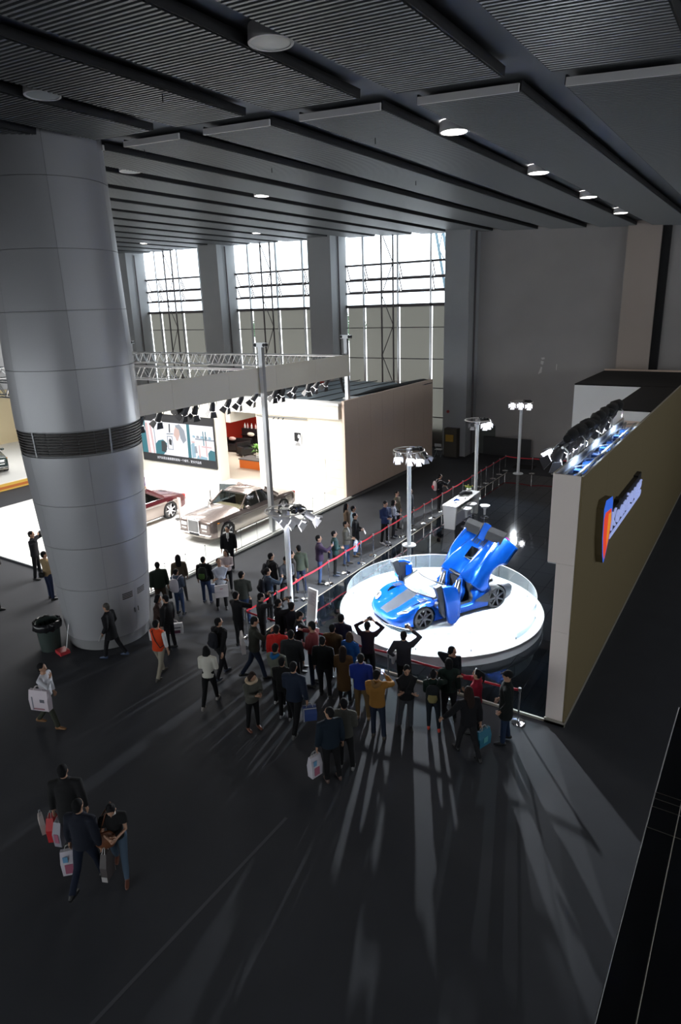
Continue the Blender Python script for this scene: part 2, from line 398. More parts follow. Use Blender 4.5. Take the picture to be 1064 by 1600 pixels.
for q in (0, 5, 10, 15, 20):
    a0 = R(-81.6 + 14.4*q) - .012; MB().lathe([(cr(z)+.004, z) for z in (5.72, 6.38)], n=2, a0=a0, a1=a0+R(1.6)).build('divider_strip', M_clad, colm)
# service doors
for a0, a1 in ((-19, 1.6), (2.4, 23)):
    d = MB().lathe([(cr(.4)+.012, .42), (cr(.8)+.012, .8), (cr(1.5)+.012, 1.5), (cr(1.78)+.012, 1.8)], n=8, a0=R(a0), a1=R(a1)).build('service_door', M_clad, colm, 50)
    am = (a0+a1)/2; o = MB()
    for k in range(4): z = 1.48+.05*k; o.lathe([(cr(z)+.016, z), (cr(z)+.026, z+.02), (cr(z)+.016, z+.03)], n=5, a0=R(am-7), a1=R(am+7))
    o.build('vent', M_louv, d)
    ah = R(a1-2.5 if a0 < 0 else a0+2.5); o = MB().cyl(((cr(1)+.04)*math.cos(ah), (cr(1)+.04)*math.sin(ah), .98), ((cr(1)+.04)*math.cos(ah), (cr(1)+.04)*math.sin(ah), 1.12), .012, n=6)
    o.build('door_handle', M_louv, d)

# ================================================================== OUTSIDE, seen through the clear panes
M_leaf = mat('tree_leaf', (0.10, 0.17, 0.10), 0.9)
def tree(x, y, h, rad, label):
    t = thing('tree', (x, y, 0), 0, label, 'tree', 'trees outside the windows')
    MB().tube([(0,0,0),(.1,0,h*.4),(0,.1,h*.8)], [.18,.13,.05], 7).build('trunk', M_frame, t)
    rnd = random.Random(int(x*7)); b = MB()
    for k in range(420):
        th = rnd.uniform(0, 2*PI); ph = math.acos(rnd.uniform(-1, 1)); q = rad*rnd.uniform(.3, 1)**.5
        c = Vector((q*math.sin(ph)*math.cos(th), q*math.sin(ph)*math.sin(th)*.8, h*.78 + q*math.cos(ph)*.75)); s_ = rnd.uniform(.12, .26)
        d1 = Vector((rnd.uniform(-1,1), rnd.uniform(-1,1), rnd.uniform(-1,1))).normalized()*s_; d2 = d1.orthogonal().normalized()*s_*.6
        b.quad(c-d1, c+d2, c+d1, c-d2)
    b.build('foliage', M_leaf, t, fix=False)
tree(-34.6, 55, 9.2, 1.9, 'green leafy tree outside the window right of the second pier')
tree(-45.6, 55, 8.9, 1.7, 'green leafy tree seen low in the middle window bay')
M_mast = mat('mast_paint', (0.12, 0.19, 0.23), 0.5)
mt = thing('steel_mast', (-20.2, 46, 0), 0, 'leaning pale blue lattice mast outside the right window bay', 'mast')
p0, p1 = Vector((1.9, 0, 0)), Vector((-1.7, 0, 18))
for s_ in (-.28, .28): MB().cyl(p0+Vector((s_,0,0)), p1+Vector((s_,0,0)), .10, n=8).build('chord', M_mast, mt)
for k in range(14):
    q = p0.lerp(p1, k/14); q2 = p0.lerp(p1, (k+1)/14); s_ = .28 if k % 2 else -.28
    MB().cyl(q+Vector((s_,0,0)), q2+Vector((-s_,0,0)), .04, n=5).build('brace', M_mast, mt)
ob = thing('outside_building', (-21.3, 50, 0), 0, 'pale building with a stack of thin ledges outside the right window edge', 'building')
MB().box(.6, 7, 0, 6, 0, 19).build('wall', mat('far_wall', (0.17, 0.23, 0.23), 0.9), ob)
for k in range(12): MB().box(-.2, 7.2, -.3, .2, 10+k*.75, 10.1+k*.75).build('ledge', M_mast, ob)

# ================================================================== CAR STAND WITH THE CREAM PANELS
PX0, PX1, PY0, PY1 = -31.3, -16.62, 12.8, 36.0
st = thing('stand_floor', (-24, 20, 0), 0, 'glossy white raised floor of the brightly lit car stand', 'floor')
MB().box(PX0, PX1, PY0, 26.3, 0, .07).box(PX0, PX1, 26.3, PY1, 0, .07).build('base', M_joint, st, world=True)
tm = MB().box(.004, 2.09, .004, 1.926, 0, .03).mesh('floor_tile', M_white)
for a in range(7):
    for b in range(7): inst('tile', tm, st, (PX0 + a*2.097 + 24, PY0 + b*1.928 - 20, .07))
MB().box(PX0, -16.9, 26.32, PY1, .07, .1).build('lounge_floor', mat('beige_floor', (0.66, 0.60, 0.5), .4), st, world=True)
MB().box(PX1-.005, PX1+.07, PY0, 36, 0, .075).build('edge_kerb', mat('kerb', (0.14, 0.14, 0.14), .7), st, world=True)
# glass balustrade along the edge
ba = thing('glass_balustrade', (-16.75, 19, .1), 0, 'clear glass balustrade along the edge of the white car stand', 'balustrade')
for k in range(13):
    y0 = 13.2 + k*.99
    if y0 + .98 > 26.0: break
    MB().box(-.006, .006, y0-19, y0+.965-19, 0, .72).build('pane', M_glass, ba)
    MB().cyl((0, y0-19-.012, 0), (0, y0-19-.012, .73), .008, n=6).build('clamp_rod', M_steel, ba)
    MB().ball((0, y0-19-.012, .74), .022, n=8, m=5).build('clamp_cap', M_black, ba)
MB().box(-.03, .03, 13.2-19, 26-19, 0, .03).build('shoe_rail', M_steel, ba)

def panel_wall(name, label, origin, lenx, h, thick, nx, nz, mtl, axis='x'):
    t = thing(name, origin, 0, label, 'wall')
    pw, ph = lenx/nx, h/nz
    if axis == 'x': core = MB().box(0, lenx, .012, thick, 0, h); pm_ = MB().box(.004, pw-.004, 0, .03, .004, ph-.004)
    else: core = MB().box(-thick, -.012, 0, lenx, 0, h); pm_ = MB().box(-.03, 0, .004, pw-.004, .004, ph-.004)
    core.build('core', mtl, t); me = pm_.mesh('wall_panel', mtl)
    for a in range(nx):
        for b in range(nz): inst('panel', me, t, (a*pw, 0, b*ph) if axis == 'x' else (0, a*pw, b*ph))
    return t
pwall = panel_wall('display_wall', 'cream panelled wall with a small black and white portrait', (-22.3, 26.05, .1), 5.38, 3.66, .3, 5, 8, M_cream)
MB().box(-5.38, .0, .0, .3, 0, 3.66).xf(Matrix.Translation((5.38,0,0)))
bw = panel_wall('fabric_wall', 'long brown fabric side wall of the car stand facing the aisle', (-16.78, 26.02, 0.02), 9.85, 4.84, .14, 8, 1, M_brown, 'y')
# cornice box above the portrait wall
co = thing('cornice', (-22, 26, 4), 0, 'cream overhanging cornice box with a bright white lip above the portrait wall', 'cornice')
MB().box(-31, -17.05, 25.9, 26.5, 3.98, 4.62).build('box', M_cream, co, world=True)
MB().box(-31, -16.98, 25.82, 26.5, 4.64, 4.76).build('lip', M_white, co, world=True)
MB().box(-22.4, -17.0, 26.12, 26.5, 3.76, 3.98).build('recess', M_creamw, co, world=True)
tl = thing('track_light', (-20.6, 25.98, 3.86), 0, 'thin grey lighting track fixed under the cornice', 'light track')
MB().box(-1.6, 1.6, -.03, .03, -.025, .025).build('track', M_steel, tl)
for k in range(3): MB().cyl((-.4+k*.3, -.03, -.02), (-.42+k*.3, -.12, -.08), .03, n=8).build('lamp_head', M_black, tl)
# portrait
po = thing('portrait', (-19.62, 26.03, 2.42), 0, 'small black and white portrait poster on the cream wall', 'poster')
MB().box(-.23, .23, -.02, 0, 0, .74).build('sheet', mat('print_white', (.75,.75,.75), .6), po)
MB().prism([(-.21,.28),(-.21,.72),(.2,.72),(.2,.5),(.1,.42),(.02,.24)], 'y', -.024, -.02).build('print_dark', M_blackm, po)
MB().prism([(.02,.44),(.0,.56),(.06,.64),(.14,.62),(.17,.52),(.13,.43)], 'y', -.028, -.024).build('print_face', mat('print_grey', (.55,.55,.55), .6), po)
MB().prism([(-.2,.04),(-.12,.2),(.0,.24),(.12,.18),(.16,.04)], 'y', -.024, -.02).build('print_coat', mat('print_mid', (.25,.25,.25), .6), po)
o = MB()
for k in range(9): o.box(-2.05+k*.42, -1.75+k*.42, -.012, 0, -.72, -.5)
o.build('raised_lettering', mat('ivory_letters', (0.85, 0.82, 0.74), .4), po)

# screen wall, screen
sw = thing('screen_wall', (-27.8, 25.46, .1), 0, 'cream wall block carrying the large video screen', 'wall')
MB().box(-3.5, 3.15, .02, .75, 0, 3.9).build('block', M_cream, sw)
MB().box(-3.5, 3.15, -.01, .02, 0, .62).build('plinth_panel', M_cream, sw)
SC = thing('video_screen', (-27.75, 25.44, .85), 0, 'large lit video screen showing a long-haired woman above a caption bar', 'screen')
MB().box(-2.95, 2.97, -.06, 0, -.06, 2.78).build('bezel', M_black, SC)
def em(n, c, s=1.0): return mat('scr_' + n, (0, 0, 0), .9, emit=c, es=s)
E_w = em('white', (.93,.93,1.0), 1.15); E_t = em('teal', (.05,.22,.27)); E_p = em('pink', (.85,.60,.60)); E_g = em('grey', (.38,.42,.48)); E_d = em('dark', (.05,.06,.07)); E_b = em('blue', (.40,.60,.72)); E_sk = em('skin', (.80,.58,.52)); E_bar = em('bar', (.035,.035,.04))
def sq(mm, pts, d, nm='picture'): MB().prism([(x, z) for x, z in pts], 'y', -.062-d, -.06).build(nm, mm, SC)
sq(E_w, [(-2.9,.42),(2.9,.42),(2.9,2.32),(-2.9,2.32)], .002)
sq(E_bar, [(-2.9,0),(2.9,0),(2.9,.41),(-2.9,.41)], .003, 'caption_bar'); sq(E_bar, [(-2.9,2.33),(2.9,2.33),(2.9,2.72),(-2.9,2.72)], .003, 'top_bar')
sq(E_t, [(-2.9,.42),(-2.45,.42),(-2.5,2.32),(-2.9,2.32)], .004); sq(E_p, [(-2.45,.42),(-2.2,.42),(-2.3,2.2),(-2.5,2.2)], .005); sq(E_p, [(-2.0,.42),(-1.85,.42),(-2.0,2.2),(-2.15,2.2)], .005)
sq(E_g, [(-1.8,.6),(-1.72,.6),(-1.75,2.25),(-1.8,2.25)], .005)
sq(E_t, [(-1.8,.42),(-1.15,.42),(-.85,.72),(-.8,1.1),(-1.1,1.3),(-1.5,1.22),(-1.75,1.0)], .006); sq(E_d, [(-1.3,.6),(-.95,.55),(-.8,.95),(-.95,1.22),(-1.25,1.2)], .008)
sq(E_g, [(-.75,1.7),(-.2,1.72),(-.2,1.66),(-.75,1.62)], .006); sq(E_d, [(-.55,1.75),(-.45,1.75),(-.4,2.25),(-.5,2.25)], .006); sq(E_g, [(-.75,.75),(-.3,.75),(-.3,1.55),(-.75,1.55)], .005); sq(E_w, [(-.68,.8),(-.36,.8),(-.36,1.5),(-.68,1.5)], .0065)
sq(E_d, [(-.6,1.05),(-.42,1.0),(-.38,1.3),(-.52,1.42),(-.62,1.3)], .009)
sq(E_w, [(-.35,.42),(.75,.42),(.72,1.35),(.45,1.75),(.1,1.4),(-.15,.95)], .009, 'woman_shirt'); sq(E_sk, [(-.18,1.62),(-.1,1.9),(.02,2.12),(.3,2.15),(.4,1.85),(.25,1.55),(.12,1.3),(0,1.35),(-.05,1.5)], .011, 'woman_face')
sq(E_g, [(.0,2.2),(.35,2.28),(.7,1.95),(.8,1.4),(.55,1.2),(.35,1.5),(.3,1.95),(.05,2.1)], .013, 'woman_hair')
sq(E_t, [(.85,.42),(1.1,.42),(1.12,2.32),(.9,2.32)], .006); sq(E_b, [(1.15,.42),(1.45,.5),(1.4,1.4),(1.15,1.2)], .006)
for k in range(5): sq(E_g if k % 2 else E_b, [(1.3+k*.3,1.62-.02*k),(1.52+k*.3,1.6),(1.5+k*.3,1.72),(1.32+k*.3,1.74)], .005)
sq(E_p, [(1.2,1.3),(1.45,1.3),(1.45,1.4),(1.2,1.4)], .007); sq(E_p, [(1.7,.5),(1.82,.5),(1.8,1.2),(1.72,1.2)], .007); sq(E_p, [(1.95,1.1),(2.7,1.1),(2.7,1.18),(1.95,1.18)], .008); sq(E_p, [(2.25,.6),(2.35,.6),(2.35,1.5),(2.25,1.5)], .008)
sq(E_t, [(2.1,1.2),(2.16,1.2),(2.16,2.0),(2.1,2.0)], .008); sq(E_t, [(2.28,1.2),(2.34,1.2),(2.34,2.0),(2.28,2.0)], .008); sq(E_g, [(1.5,1.5),(2.9,1.5),(2.9,1.58),(1.5,1.58)], .006)
sq(E_t, [(2.4,.42),(2.9,.42),(2.9,.95),(2.6,1.0),(2.4,.8)], .006); sq(E_b, [(1.5,.42),(2.3,.42),(2.3,.55),(1.6,.62)], .006); sq(E_g, [(1.3,.7),(1.6,.75),(1.55,1.15),(1.35,1.1)], .006)
try:
    cm = text_mesh('对汽车而言最重要的是每一个细节，更关乎品质', .17, .002); cm.materials.clear(); cm.materials.append(E_w)
    inst('caption_text', cm, SC, (-1.75, -.066, .14), (R(90), 0, 0))
except Exception: pass
# beam, lounge walls
lb = thing('lounge_walls', (-26, 30, 0), 0, 'red and black lounge walls behind the car stand opening', 'wall')
M_redw = mat('red_wall', (0.36, 0.020, 0.008), .7)
MB().box(-31, -22, 35.4, 35.6, .1, 4.5).build('back_wall', M_redw, lb, world=True)
MB().box(-31.1, -30.95, 26.2, 35.6, .1, 4.5).build('left_wall', M_redw, lb, world=True)
MB().box(-26.3, -26.15, 32.6, 32.75, .1, 4.1).build('post', M_black, lb, world=True)
MB().box(-24.62, -24.3, 26.2, 30.2, 3.3, 4.62).build('header_beam', M_cream, lb, world=True)
MB().box(-24.6, -22.3, 26.3, 35.5, 4.0, 4.1).box(-31, -24.6, 26.3, 35.5, 4.3, 4.4).build('lounge_ceiling', M_blackm, lb, world=True)
MB().box(-22.3, -22.1, 26.3, 35.5, .1, 4.0).build('right_wall', M_cream, lb, world=True)
cb = thing('bottle_shelf', (-28.7, 33.4, .1), 0, 'black shelf unit with pale bottles in the red lounge', 'shelf')
MB().box(-1.1, 1.6, -.2, .2, 0, 1.32).build('cabinet', M_black, cb)
MB().box(-1.1, 1.6, -.28, -.2, .85, .91).build('ledge', M_black, cb)
for k, x in enumerate((-.7, -.45, -.1, .25, .5)):
    b = MB().lathe([(.001,0),(.06,0),(.06,.2),(.02,.26),(.02,.34),(.001,.34)], n=10).build('bottle', mat('bottle_pink' if k % 2 else 'bottle_white', (.7,.5,.5) if k % 2 else (.8,.8,.8), .2), loc=(-28.95+x, 33.4, 1.42))
    tag(b, ('pinkish' if k % 2 else 'white') + ' bottle on the black lounge shelf, %s from the left' % ('first','second','third','fourth','fifth')[k], 'bottle', 'bottles on the lounge shelf')
def sofa(x, y, rz, wd, label, name='sofa'):
    t = thing(name, (x, y, .1), rz, label, 'sofa')
    MB().box(-wd/2, wd/2, -.42, .42, .12, .38).build('seat', M_black, t)
    MB().box(-wd/2, wd/2, .26, .46, .12, .82).build('backrest', M_black, t)
    for s in (-1, 1):
        MB().box(min(s*wd/2, s*(wd/2-.2)), max(s*wd/2, s*(wd/2-.2)), -.45, .4, .12, .6).build('armrest', M_black, t)
        for q in (-1, 1): MB().cyl((s*(wd/2-.1), q*.36, 0), (s*(wd/2-.1), q*.36, .12), .025, n=8).build('leg', M_chrome, t)
    for k in range(max(1, int(wd/.65))):
        n_ = max(1, int(wd/.65)); q = (wd-.4)/n_; MB().box(-wd/2+.2+k*q+.01, -wd/2+.2+(k+1)*q-.01, -.42, .25, .38, .48).build('cushion', M_black, t)
    return t
sofa(-29.3, 32.0, R(8), 2.0, 'long black leather sofa before the red wall')
sofa(-27.85, 31.3, R(65), 1.0, 'black leather armchair at the right end of the sofa', 'armchair')
ct = thing('side_table', (-28.9, 29.9, .1), 0, 'low black cube table left of the sofa', 'table')
MB().box(-.3, .3, -.3, .3, .0, .42).build('body', M_black, ct); MB().box(-.33, .33, -.33, .33, .42, .45).build('top', M_black, ct)
for (x, y, z, lb_) in ((-29.7, 32.1, .90, 'pink scatter cushion leaning on the long black sofa'), (-28.75, 32.9, 1.12, 'cream scatter cushion between the armchair and the bottle shelf')):
    c = MB().ball((0,0,0), .32, .12, .14, 12, 8).build('scatter_cushion', mat('cush_'+lb_[:4], (.8,.55,.5) if 'pink' in lb_ else (.8,.75,.65), .9), None, 60, loc=(x, y, z)); tag(c, lb_, 'cushion')
bn = thing('reception_plinth', (-24.7, 28.9, .1), 0, 'low orange-fronted plinth with a grey top', 'plinth')
MB().box(-1.25, 1.6, -.4, .6, 0, .5).build('body', mat('orange_lacquer', (0.75, 0.17, 0.02), .35), bn); MB().box(-1.3, 1.65, -.43, .63, .5, .56).build('top', mat('grey_top', (.12,.11,.11), .4), bn)
MB().box(-.35, 1.5, .1, .5, .56, .75).build('planter_base', M_white, bn)
pl = thing('potted_fern', (-25.6, 30.2, .1), 0, 'bushy bright green plant in a dark pot beside the cream wall', 'plant')
MB().lathe([(.001,0),(.22,0),(.3,.5),(.26,.5),(.24,.42),(.001,.42)], n=16).build('pot', M_black, pl, 40)
rnd = random.Random(3)
M_fern = mat('fern_leaf', (0.14, 0.36, 0.05), .6)
for k in range(46):
    a = rnd.uniform(0, 2*PI); ln = rnd.uniform(.45, .8); up = rnd.uniform(.25, .8); q = MB(); pr_ = None
    pts = [Vector((math.cos(a)*ln*t, math.sin(a)*ln*t, .45 + up*math.sin(t*2.2)*.9)) for t in (0, .25, .5, .75, 1)]
    n_ = Vector((-math.sin(a), math.cos(a), 0)); wd = (.02, .07, .08, .05, .004)
    for j in range(4): q.quad(pts[j]-n_*wd[j], pts[j]+n_*wd[j], pts[j+1]+n_*wd[j+1], pts[j+1]-n_*wd[j+1])
    q.build('leaf', M_fern, pl, fix=False)
# tarpaulin roof behind the portrait wall
tp = thing('tarpaulin_roof', (-20, 31, 4.6), 0, 'slack blue-grey tarpaulin roof behind the brown fabric wall', 'roof')
M_tarp = mat('tarpaulin', (0.15, 0.20, 0.235), .5); o = MB(); nx, ny = 14, 12; i0 = 0
for a in range(nx+1):
    for b in range(ny+1): o.v.append((-23.4 + 6.45*a/nx, 26.5 + 9.3*b/ny, 4.60 + .05*math.sin(a*1.9+b*.4) + .04*math.cos(b*2.3) + .0*b))
for a in range(nx):
    for b in range(ny): p = a*(ny+1)+b; o.f.append((p, p+ny+1, p+ny+2, p+1)); o.m.append(0)
o.build('sheet', M_tarp, tp, 80, world=True, fix=False)
for k in range(6): MB().tube([(-23.4+1.25*k, 26.6, 4.66), (-23.2+1.25*k, 31, 4.68), (-23.0+1.25*k, 35.7, 4.66)], .025, 5).build('seam', M_black, tp, world=True)
MB().tube([(-17.9, 28.3, 4.72), (-17.6, 31, 4.80), (-17.2, 35.5, 4.78)], [.05,.35,.42], 8, flat=.3).build('bundled_edge', M_blackm, tp, world=True)
MB().tube([(-17.6, 27.0, 5.9), (-17.55, 27.2, 5.2), (-17.4, 27.5, 4.75)], .06, 6).build('cable', M_black, tp, world=True)
MB().lathe([(.001,4.78),(.4,4.76),(.45,4.7)], (-17.6, 28.0), 16).build('white_patch', M_white, tp, world=True)
tr0 = thing('roof_truss', (-18.3, 35.9, 4.3), 0, 'small black lattice truss at the far edge of the tarpaulin roof', 'truss')
for z in (0, .35): MB().cyl((-1.6, 0, z), (1.5, 0, z), .025, n=6).build('chord', M_alu, tr0)
for k in range(8): MB().cyl((-1.6+k*.38, 0, 0 if k % 2 else .35), (-1.22+k*.38, 0, .35 if k % 2 else 0), .015, n=5).build('brace', M_alu, tr0)

# fascia and light grid above the stand
fa = thing('fascia_board', (-17.05, 20, 5.95), 0, 'long beige fascia board hung above the white car stand', 'fascia')
for k in range(5): MB().box(-.06, 0, 12.8+k*2.85-20, 12.8+k*2.85+2.84-20, 0, 1.0).build('panel', M_creamw, fa)
MB().box(-.10, -.06, -7.2, 7.0, .05, .95).build('backing', M_blackm, fa)
def truss(name, label, p0, p1, hgt, dep, step):
    p0, p1 = Vector(p0), Vector(p1); t = thing(name, tuple(p0), 0, label, 'truss'); L = p1-p0; d = L.normalized(); s = d.cross(Vector((0,0,1)))
    for a in (0, dep):
        for z in (0, hgt): q = s*a+Vector((0,0,z)); MB().cyl(q, L+q, .032, n=6).build('chord', M_alu, t)
    n = int(L.length/step); b = MB()
    for k in range(n):
        for a in (0, dep):
            q0 = d*(k*step)+s*a; q1 = d*((k+1)*step)+s*a; up = Vector((0,0,hgt))
            b.cyl(q0 + (up if k % 2 else Vector()), q1 + (Vector() if k % 2 else up), .017, n=5)
        b.cyl(d*(k*step)+Vector((0,0,0 if k % 2 else hgt)), d*((k+1)*step)+s*dep+Vector((0,0,0 if k % 2 else hgt)), .014, n=4)
    o = b.build('lattice', M_alu, t); o['kind'] = 'stuff'; return t
truss('lattice_truss', 'aluminium lattice truss across the far end of the light grid', (-32.8, 27, 6.36), (-17.2, 27, 6.36), .56, .5, .36)
truss('lattice_truss', 'aluminium lattice truss crossing the middle of the light grid', (-32.8, 21, 6.25), (-17.2, 21, 6.25), .56, .5, .42)
truss('lattice_truss', 'aluminium lattice truss crossing the near part of the light grid', (-32.8, 14.5, 6.25), (-17.2, 14.5, 6.25), .56, .5, .42)
truss('lattice_truss', 'aluminium lattice truss running just behind the fascia board', (-17.3, 12.8, 6.2), (-17.3, 27, 6.2), .5, -.3, .42)
truss('lattice_truss', 'aluminium lattice truss at the far left side of the light grid', (-32.2, 12.9, 6.3), (-32.2, 26.9, 6.3), .5, .4, .42)
def mast(x, y, z1, label):
    t = thing('hoist_tower', (x, y, .1 if x > -30 else 0), 0, label, 'tower', 'hoist towers of the light grid')
    MB().box(-.3, .3, -.3, .3, 0, .03).build('base_plate', M_whitem, t)
    MB().box(-.09, .09, -.09, .09, .03, z1-.1).build('mast', M_alu, t)
    MB().box(-.28, .28, -.09, .09, z1-.1, z1+.06).build('head_beam', M_alu, t)
    for s in (-1, 1): MB().cyl((s*.22, -.1, z1-.02), (s*.22, .1, z1-.02), .07, n=10).build('pulley', M_black, t)
    return t
mast(-16.9, 20.3, 7.75, 'tall aluminium hoist tower standing beside the grey limousine')
mast(-17.25, 27.1, 7.7, 'aluminium hoist tower behind the portrait wall corner')
mast(-33.0, 27.3, 7.5, 'far aluminium hoist tower just right of the big column')
# spotlights with barn doors
M_lens = mat('lens_on', (1, 1, 1), .4, emit=(.95, .96, 1.0), es=55)
M_lens2 = mat('lens_white', (1, 1, 1), .4, emit=(1, .98, .95), es=30)
M_bodyl = mat('lamp_body', (.03, .03, .035), .4)
M_barn_lit = mat('barn_door', (.62, .62, .66), .45)  # lamp light put into this pale colour of doors and lit housings
def make_lamp(name, body, lens, scale=1.0, label='', group='', doors=True):
    t = thing(name, (0,0,0), 0, label, 'spotlight', group)           # aims along local -z, hung from the origin
    s = scale
    MB().tube([(0,0,-.05*s),(0,0,-.12*s),(0,0,-.30*s),(0,0,-.36*s)], [.05*s,.085*s,.095*s,.10*s], 14).build('housing', body, t, 40)
    MB().lathe([(.001,-.362*s),(.088*s,-.368*s)], n=14).build('lens', lens, t)
    MB().tube([(-.13*s,0,-.2*s),(-.13*s,0,.02*s),(.13*s,0,.02*s),(.13*s,0,-.2*s)], .012*s, 5).build('yoke', body, t)
    if doors:
        for k in range(4):
            a = k*PI/2; c, n_ = math.cos(a), math.sin(a); w0, w1 = .085*s, .12*s
            P = lambda rr, tt, z: (c*rr - n_*tt, n_*rr + c*tt, z)
            q = MB().quad(P(.10*s,-w0,-.365*s), P(.10*s,w0,-.365*s), P(.19*s,w1,-.54*s), P(.19*s,-w1,-.54*s)); q.cur = 1
            q.quad(P(.106*s,-w0,-.365*s), P(.196*s,-w1,-.54*s), P(.196*s,w1,-.54*s), P(.106*s,w0,-.365*s)).build('barn_door', [M_barn_lit, M_barn_lit if body is M_barn_lit else body], t, fix=False)
    return t
def aim(o, target):
    dv = Vector(target) - o.location; o.rotation_mode = 'QUATERNION'; o.rotation_quaternion = dv.to_track_quat('-Z', 'Y')
ORD = ['first','second','third','fourth','fifth','sixth','seventh','eighth','ninth','tenth','eleventh','twelfth','thirteenth','fourteenth','fifteenth','sixteenth','seventeenth','eighteenth','nineteenth','twentieth','twenty-first','twenty-second','twenty-third','twenty-fourth']
rnd = random.Random(11); l0 = None
for k in range(15):
    y = 13.6 + k*.86 + rnd.uniform(-.1, .1)
    lb_ = 'black spotlight under the beige fascia board, %s from its column end' % ORD[k]
    l0 = make_lamp('fascia_spotlight', M_bodyl, M_lens2, 1.15, lb_, 'spotlights under the fascia board') if l0 is None else copy_tree(l0)
    l0['label'] = lb_
    if k in (3, 9): y += .32
    l0.location = (-17.3, y, 5.96); aim(l0, (-20.5 + rnd.uniform(-1.5, 1), y + rnd.uniform(-1.2, 1.2), .5))
for o in [q for q in bpy.data.objects if q.name.startswith('fascia_spotlight')]:
    rd = inst('drop_rod', bpy.data.meshes.get('drop_rod') or MB().cyl((0,0,0), (0,0,.27), .018, n=6).mesh('drop_rod', M_black), o); rd.rotation_mode = 'QUATERNION'; rd.rotation_quaternion = o.rotation_quaternion.inverted()
for x, y, lb_ in ((-17.75, 16.55, 'large black loudspeaker box tilted under the fascia board, over the screen side'), (-17.75, 22.05, 'large black loudspeaker box tilted under the fascia board, over the portrait side')):
    t = thing('speaker', (x, y, 5.9), 0, lb_, 'speaker'); t.rotation_euler = (R(20), R(28), 0)
    MB().prism([(-.28,.1),(.28,.1),(.2,-.38),(-.2,-.38)], 'x', -.25, .2).build('cabinet', M_blackm, t); MB().prism([(-.25,.06),(.25,.06),(.18,-.34),(-.18,-.34)], 'x', -.27, -.25).build('grille', M_black, t)
# neighbouring yellow-edged stand on the far left
ns = thing('neighbour_stand', (-37, 21, 0), 0, 'neighbouring stand with a gold striped edge at the far left', 'stand')
MB().box(-46, -34.6, 17.2, 30, 0, .38).build('base', mat('gold_edge', (.62,.40,.08), .4), ns, world=True)
MB().box(-34.61, -34.58, 17.2, 30, .1, .24).build('stripe', mat('rust_stripe', (.45,.13,.03), .5), ns, world=True)
MB().box(-45.9, -34.7, 17.3, 30, .38, .4).build('deck', M_whitem, ns, world=True)
MB().box(-46, -45.8, 17.2, 30, .4, 4.2).build('back_panel', mat('sand_panel', (.7,.6,.4), .7), ns, world=True)
MB().box(-45.9, -34.7, 30, 30.2, 0, 4.2).build('side_panel', mat('sand_panel', (.7,.6,.4), .7), ns, world=True)
area('neighbour_light', (-39, 22, 6), 4, 300, (1, .97, .9))
cs = thing('info_pedestal', (-21.7, 19.6, .1), R(-30), 'slim pale information pedestal between the two parked luxury cars', 'stand')
MB().box(-.2, .2, -.2, .2, 0, .03).build('foot', M_steel, cs); MB().box(-.16, .16, -.03, .03, .03, 1.0).build('body', mat('blush_panel', (.8,.72,.68), .4), cs)

# ================================================================== CARS
def catmull(rows, sub):
    out = []
    for i in range(len(rows)-1):
        p0 = rows[max(i-1, 0)]; p1 = rows[i]; p2 = rows[i+1]; p3 = rows[min(i+2, len(rows)-1)]
        for k in range(sub):
            t = k/sub; out.append(tuple(.5*((2*b)+(-a+c)*t+(2*a-5*b+4*c-d)*t*t+(-a+3*b-3*c+d)*t**3) for a, b, c, d in zip(p0, p1, p2, p3)))
    out.append(tuple(rows[-1])); return out
def body_rings(rows):
    out = []
    for (x, w_, zb, zm, zs, zf, zf2, zh, zc1, zc0) in rows:
        half = [(0, zb), (w_-.12, zb), (w_-.02, zb+.06), (w_, zm), (w_*.985, zs), (w_*.90, zf), (w_*.78, zf2), (w_*.55, zh), (w_*.25, zc1), (0, zc0)]
        out.append([(x, y, z) for y, z in half] + [(x, -y, z) for y, z in reversed(half[1:-1])])
    return out
def wheel(parent, x, y, side, r, wd, spokes, rim_mat, hub_mat=None, name='wheel'):
    t = inst(name, None, parent, (x, y, r), (0, 0, 0)) if False else None
    b = MB()
    b.lathe([(r*.79, -wd/2), (r*.95, -wd/2), (r, -wd/2+.03), (r, wd/2-.03), (r*.95, wd/2), (r*.79, wd/2)], n=36).xf(Matrix.Translation((x, y, r)) @ Matrix.Rotation(-side*PI/2, 4, 'X'))
    wh = b.build(name, M_rubber, parent, 35)
    rot = Matrix.Translation((x, y, r)) @ Matrix.Rotation(-side*PI/2, 4, 'X')
    b = MB().lathe([(r*.79, -wd/2), (r*.81, wd/2-.01), (r*.77, wd/2-.005), (r*.73, wd/2-.06), (r*.73, -wd/2)], n=36)
    for k in range(spokes):
        a = 2*PI*k/spokes; ca, sa = math.cos(a), math.sin(a)
        pt = lambda rr, tt, z: (rr*ca-tt*sa, rr*sa+tt*ca, z)
        b.rings([[pt(.03*r/.33,-.03,wd/2-.02), pt(.03*r/.33,.03,wd/2-.02), pt(.03*r/.33,.03,wd/2-.06), pt(.03*r/.33,-.03,wd/2-.06)],
                 [pt(r*.77,-.018,wd/2-.005), pt(r*.77,.018,wd/2-.005), pt(r*.77,.018,wd/2-.05), pt(r*.77,-.018,wd/2-.05)]])
    b.lathe([(.001, wd/2-.005), (r*.14, wd/2-.012), (r*.16, wd/2-.06)], n=16).xf(rot); b.build('rim', rim_mat, wh, 35)
    MB().lathe([(.001, 0), (r*.6, 0), (r*.6, .02), (.001, .02)], n=20).xf(rot).build('brake_disc', hub_mat or M_steel, wh)
    return wh
def arch_cutters(ws, r, yin, yout):
    return [MB().cyl((x, s*yin, r), (x, s*yout, r), rr, n=32) for x, rr in ws for s in (-1, 1)]

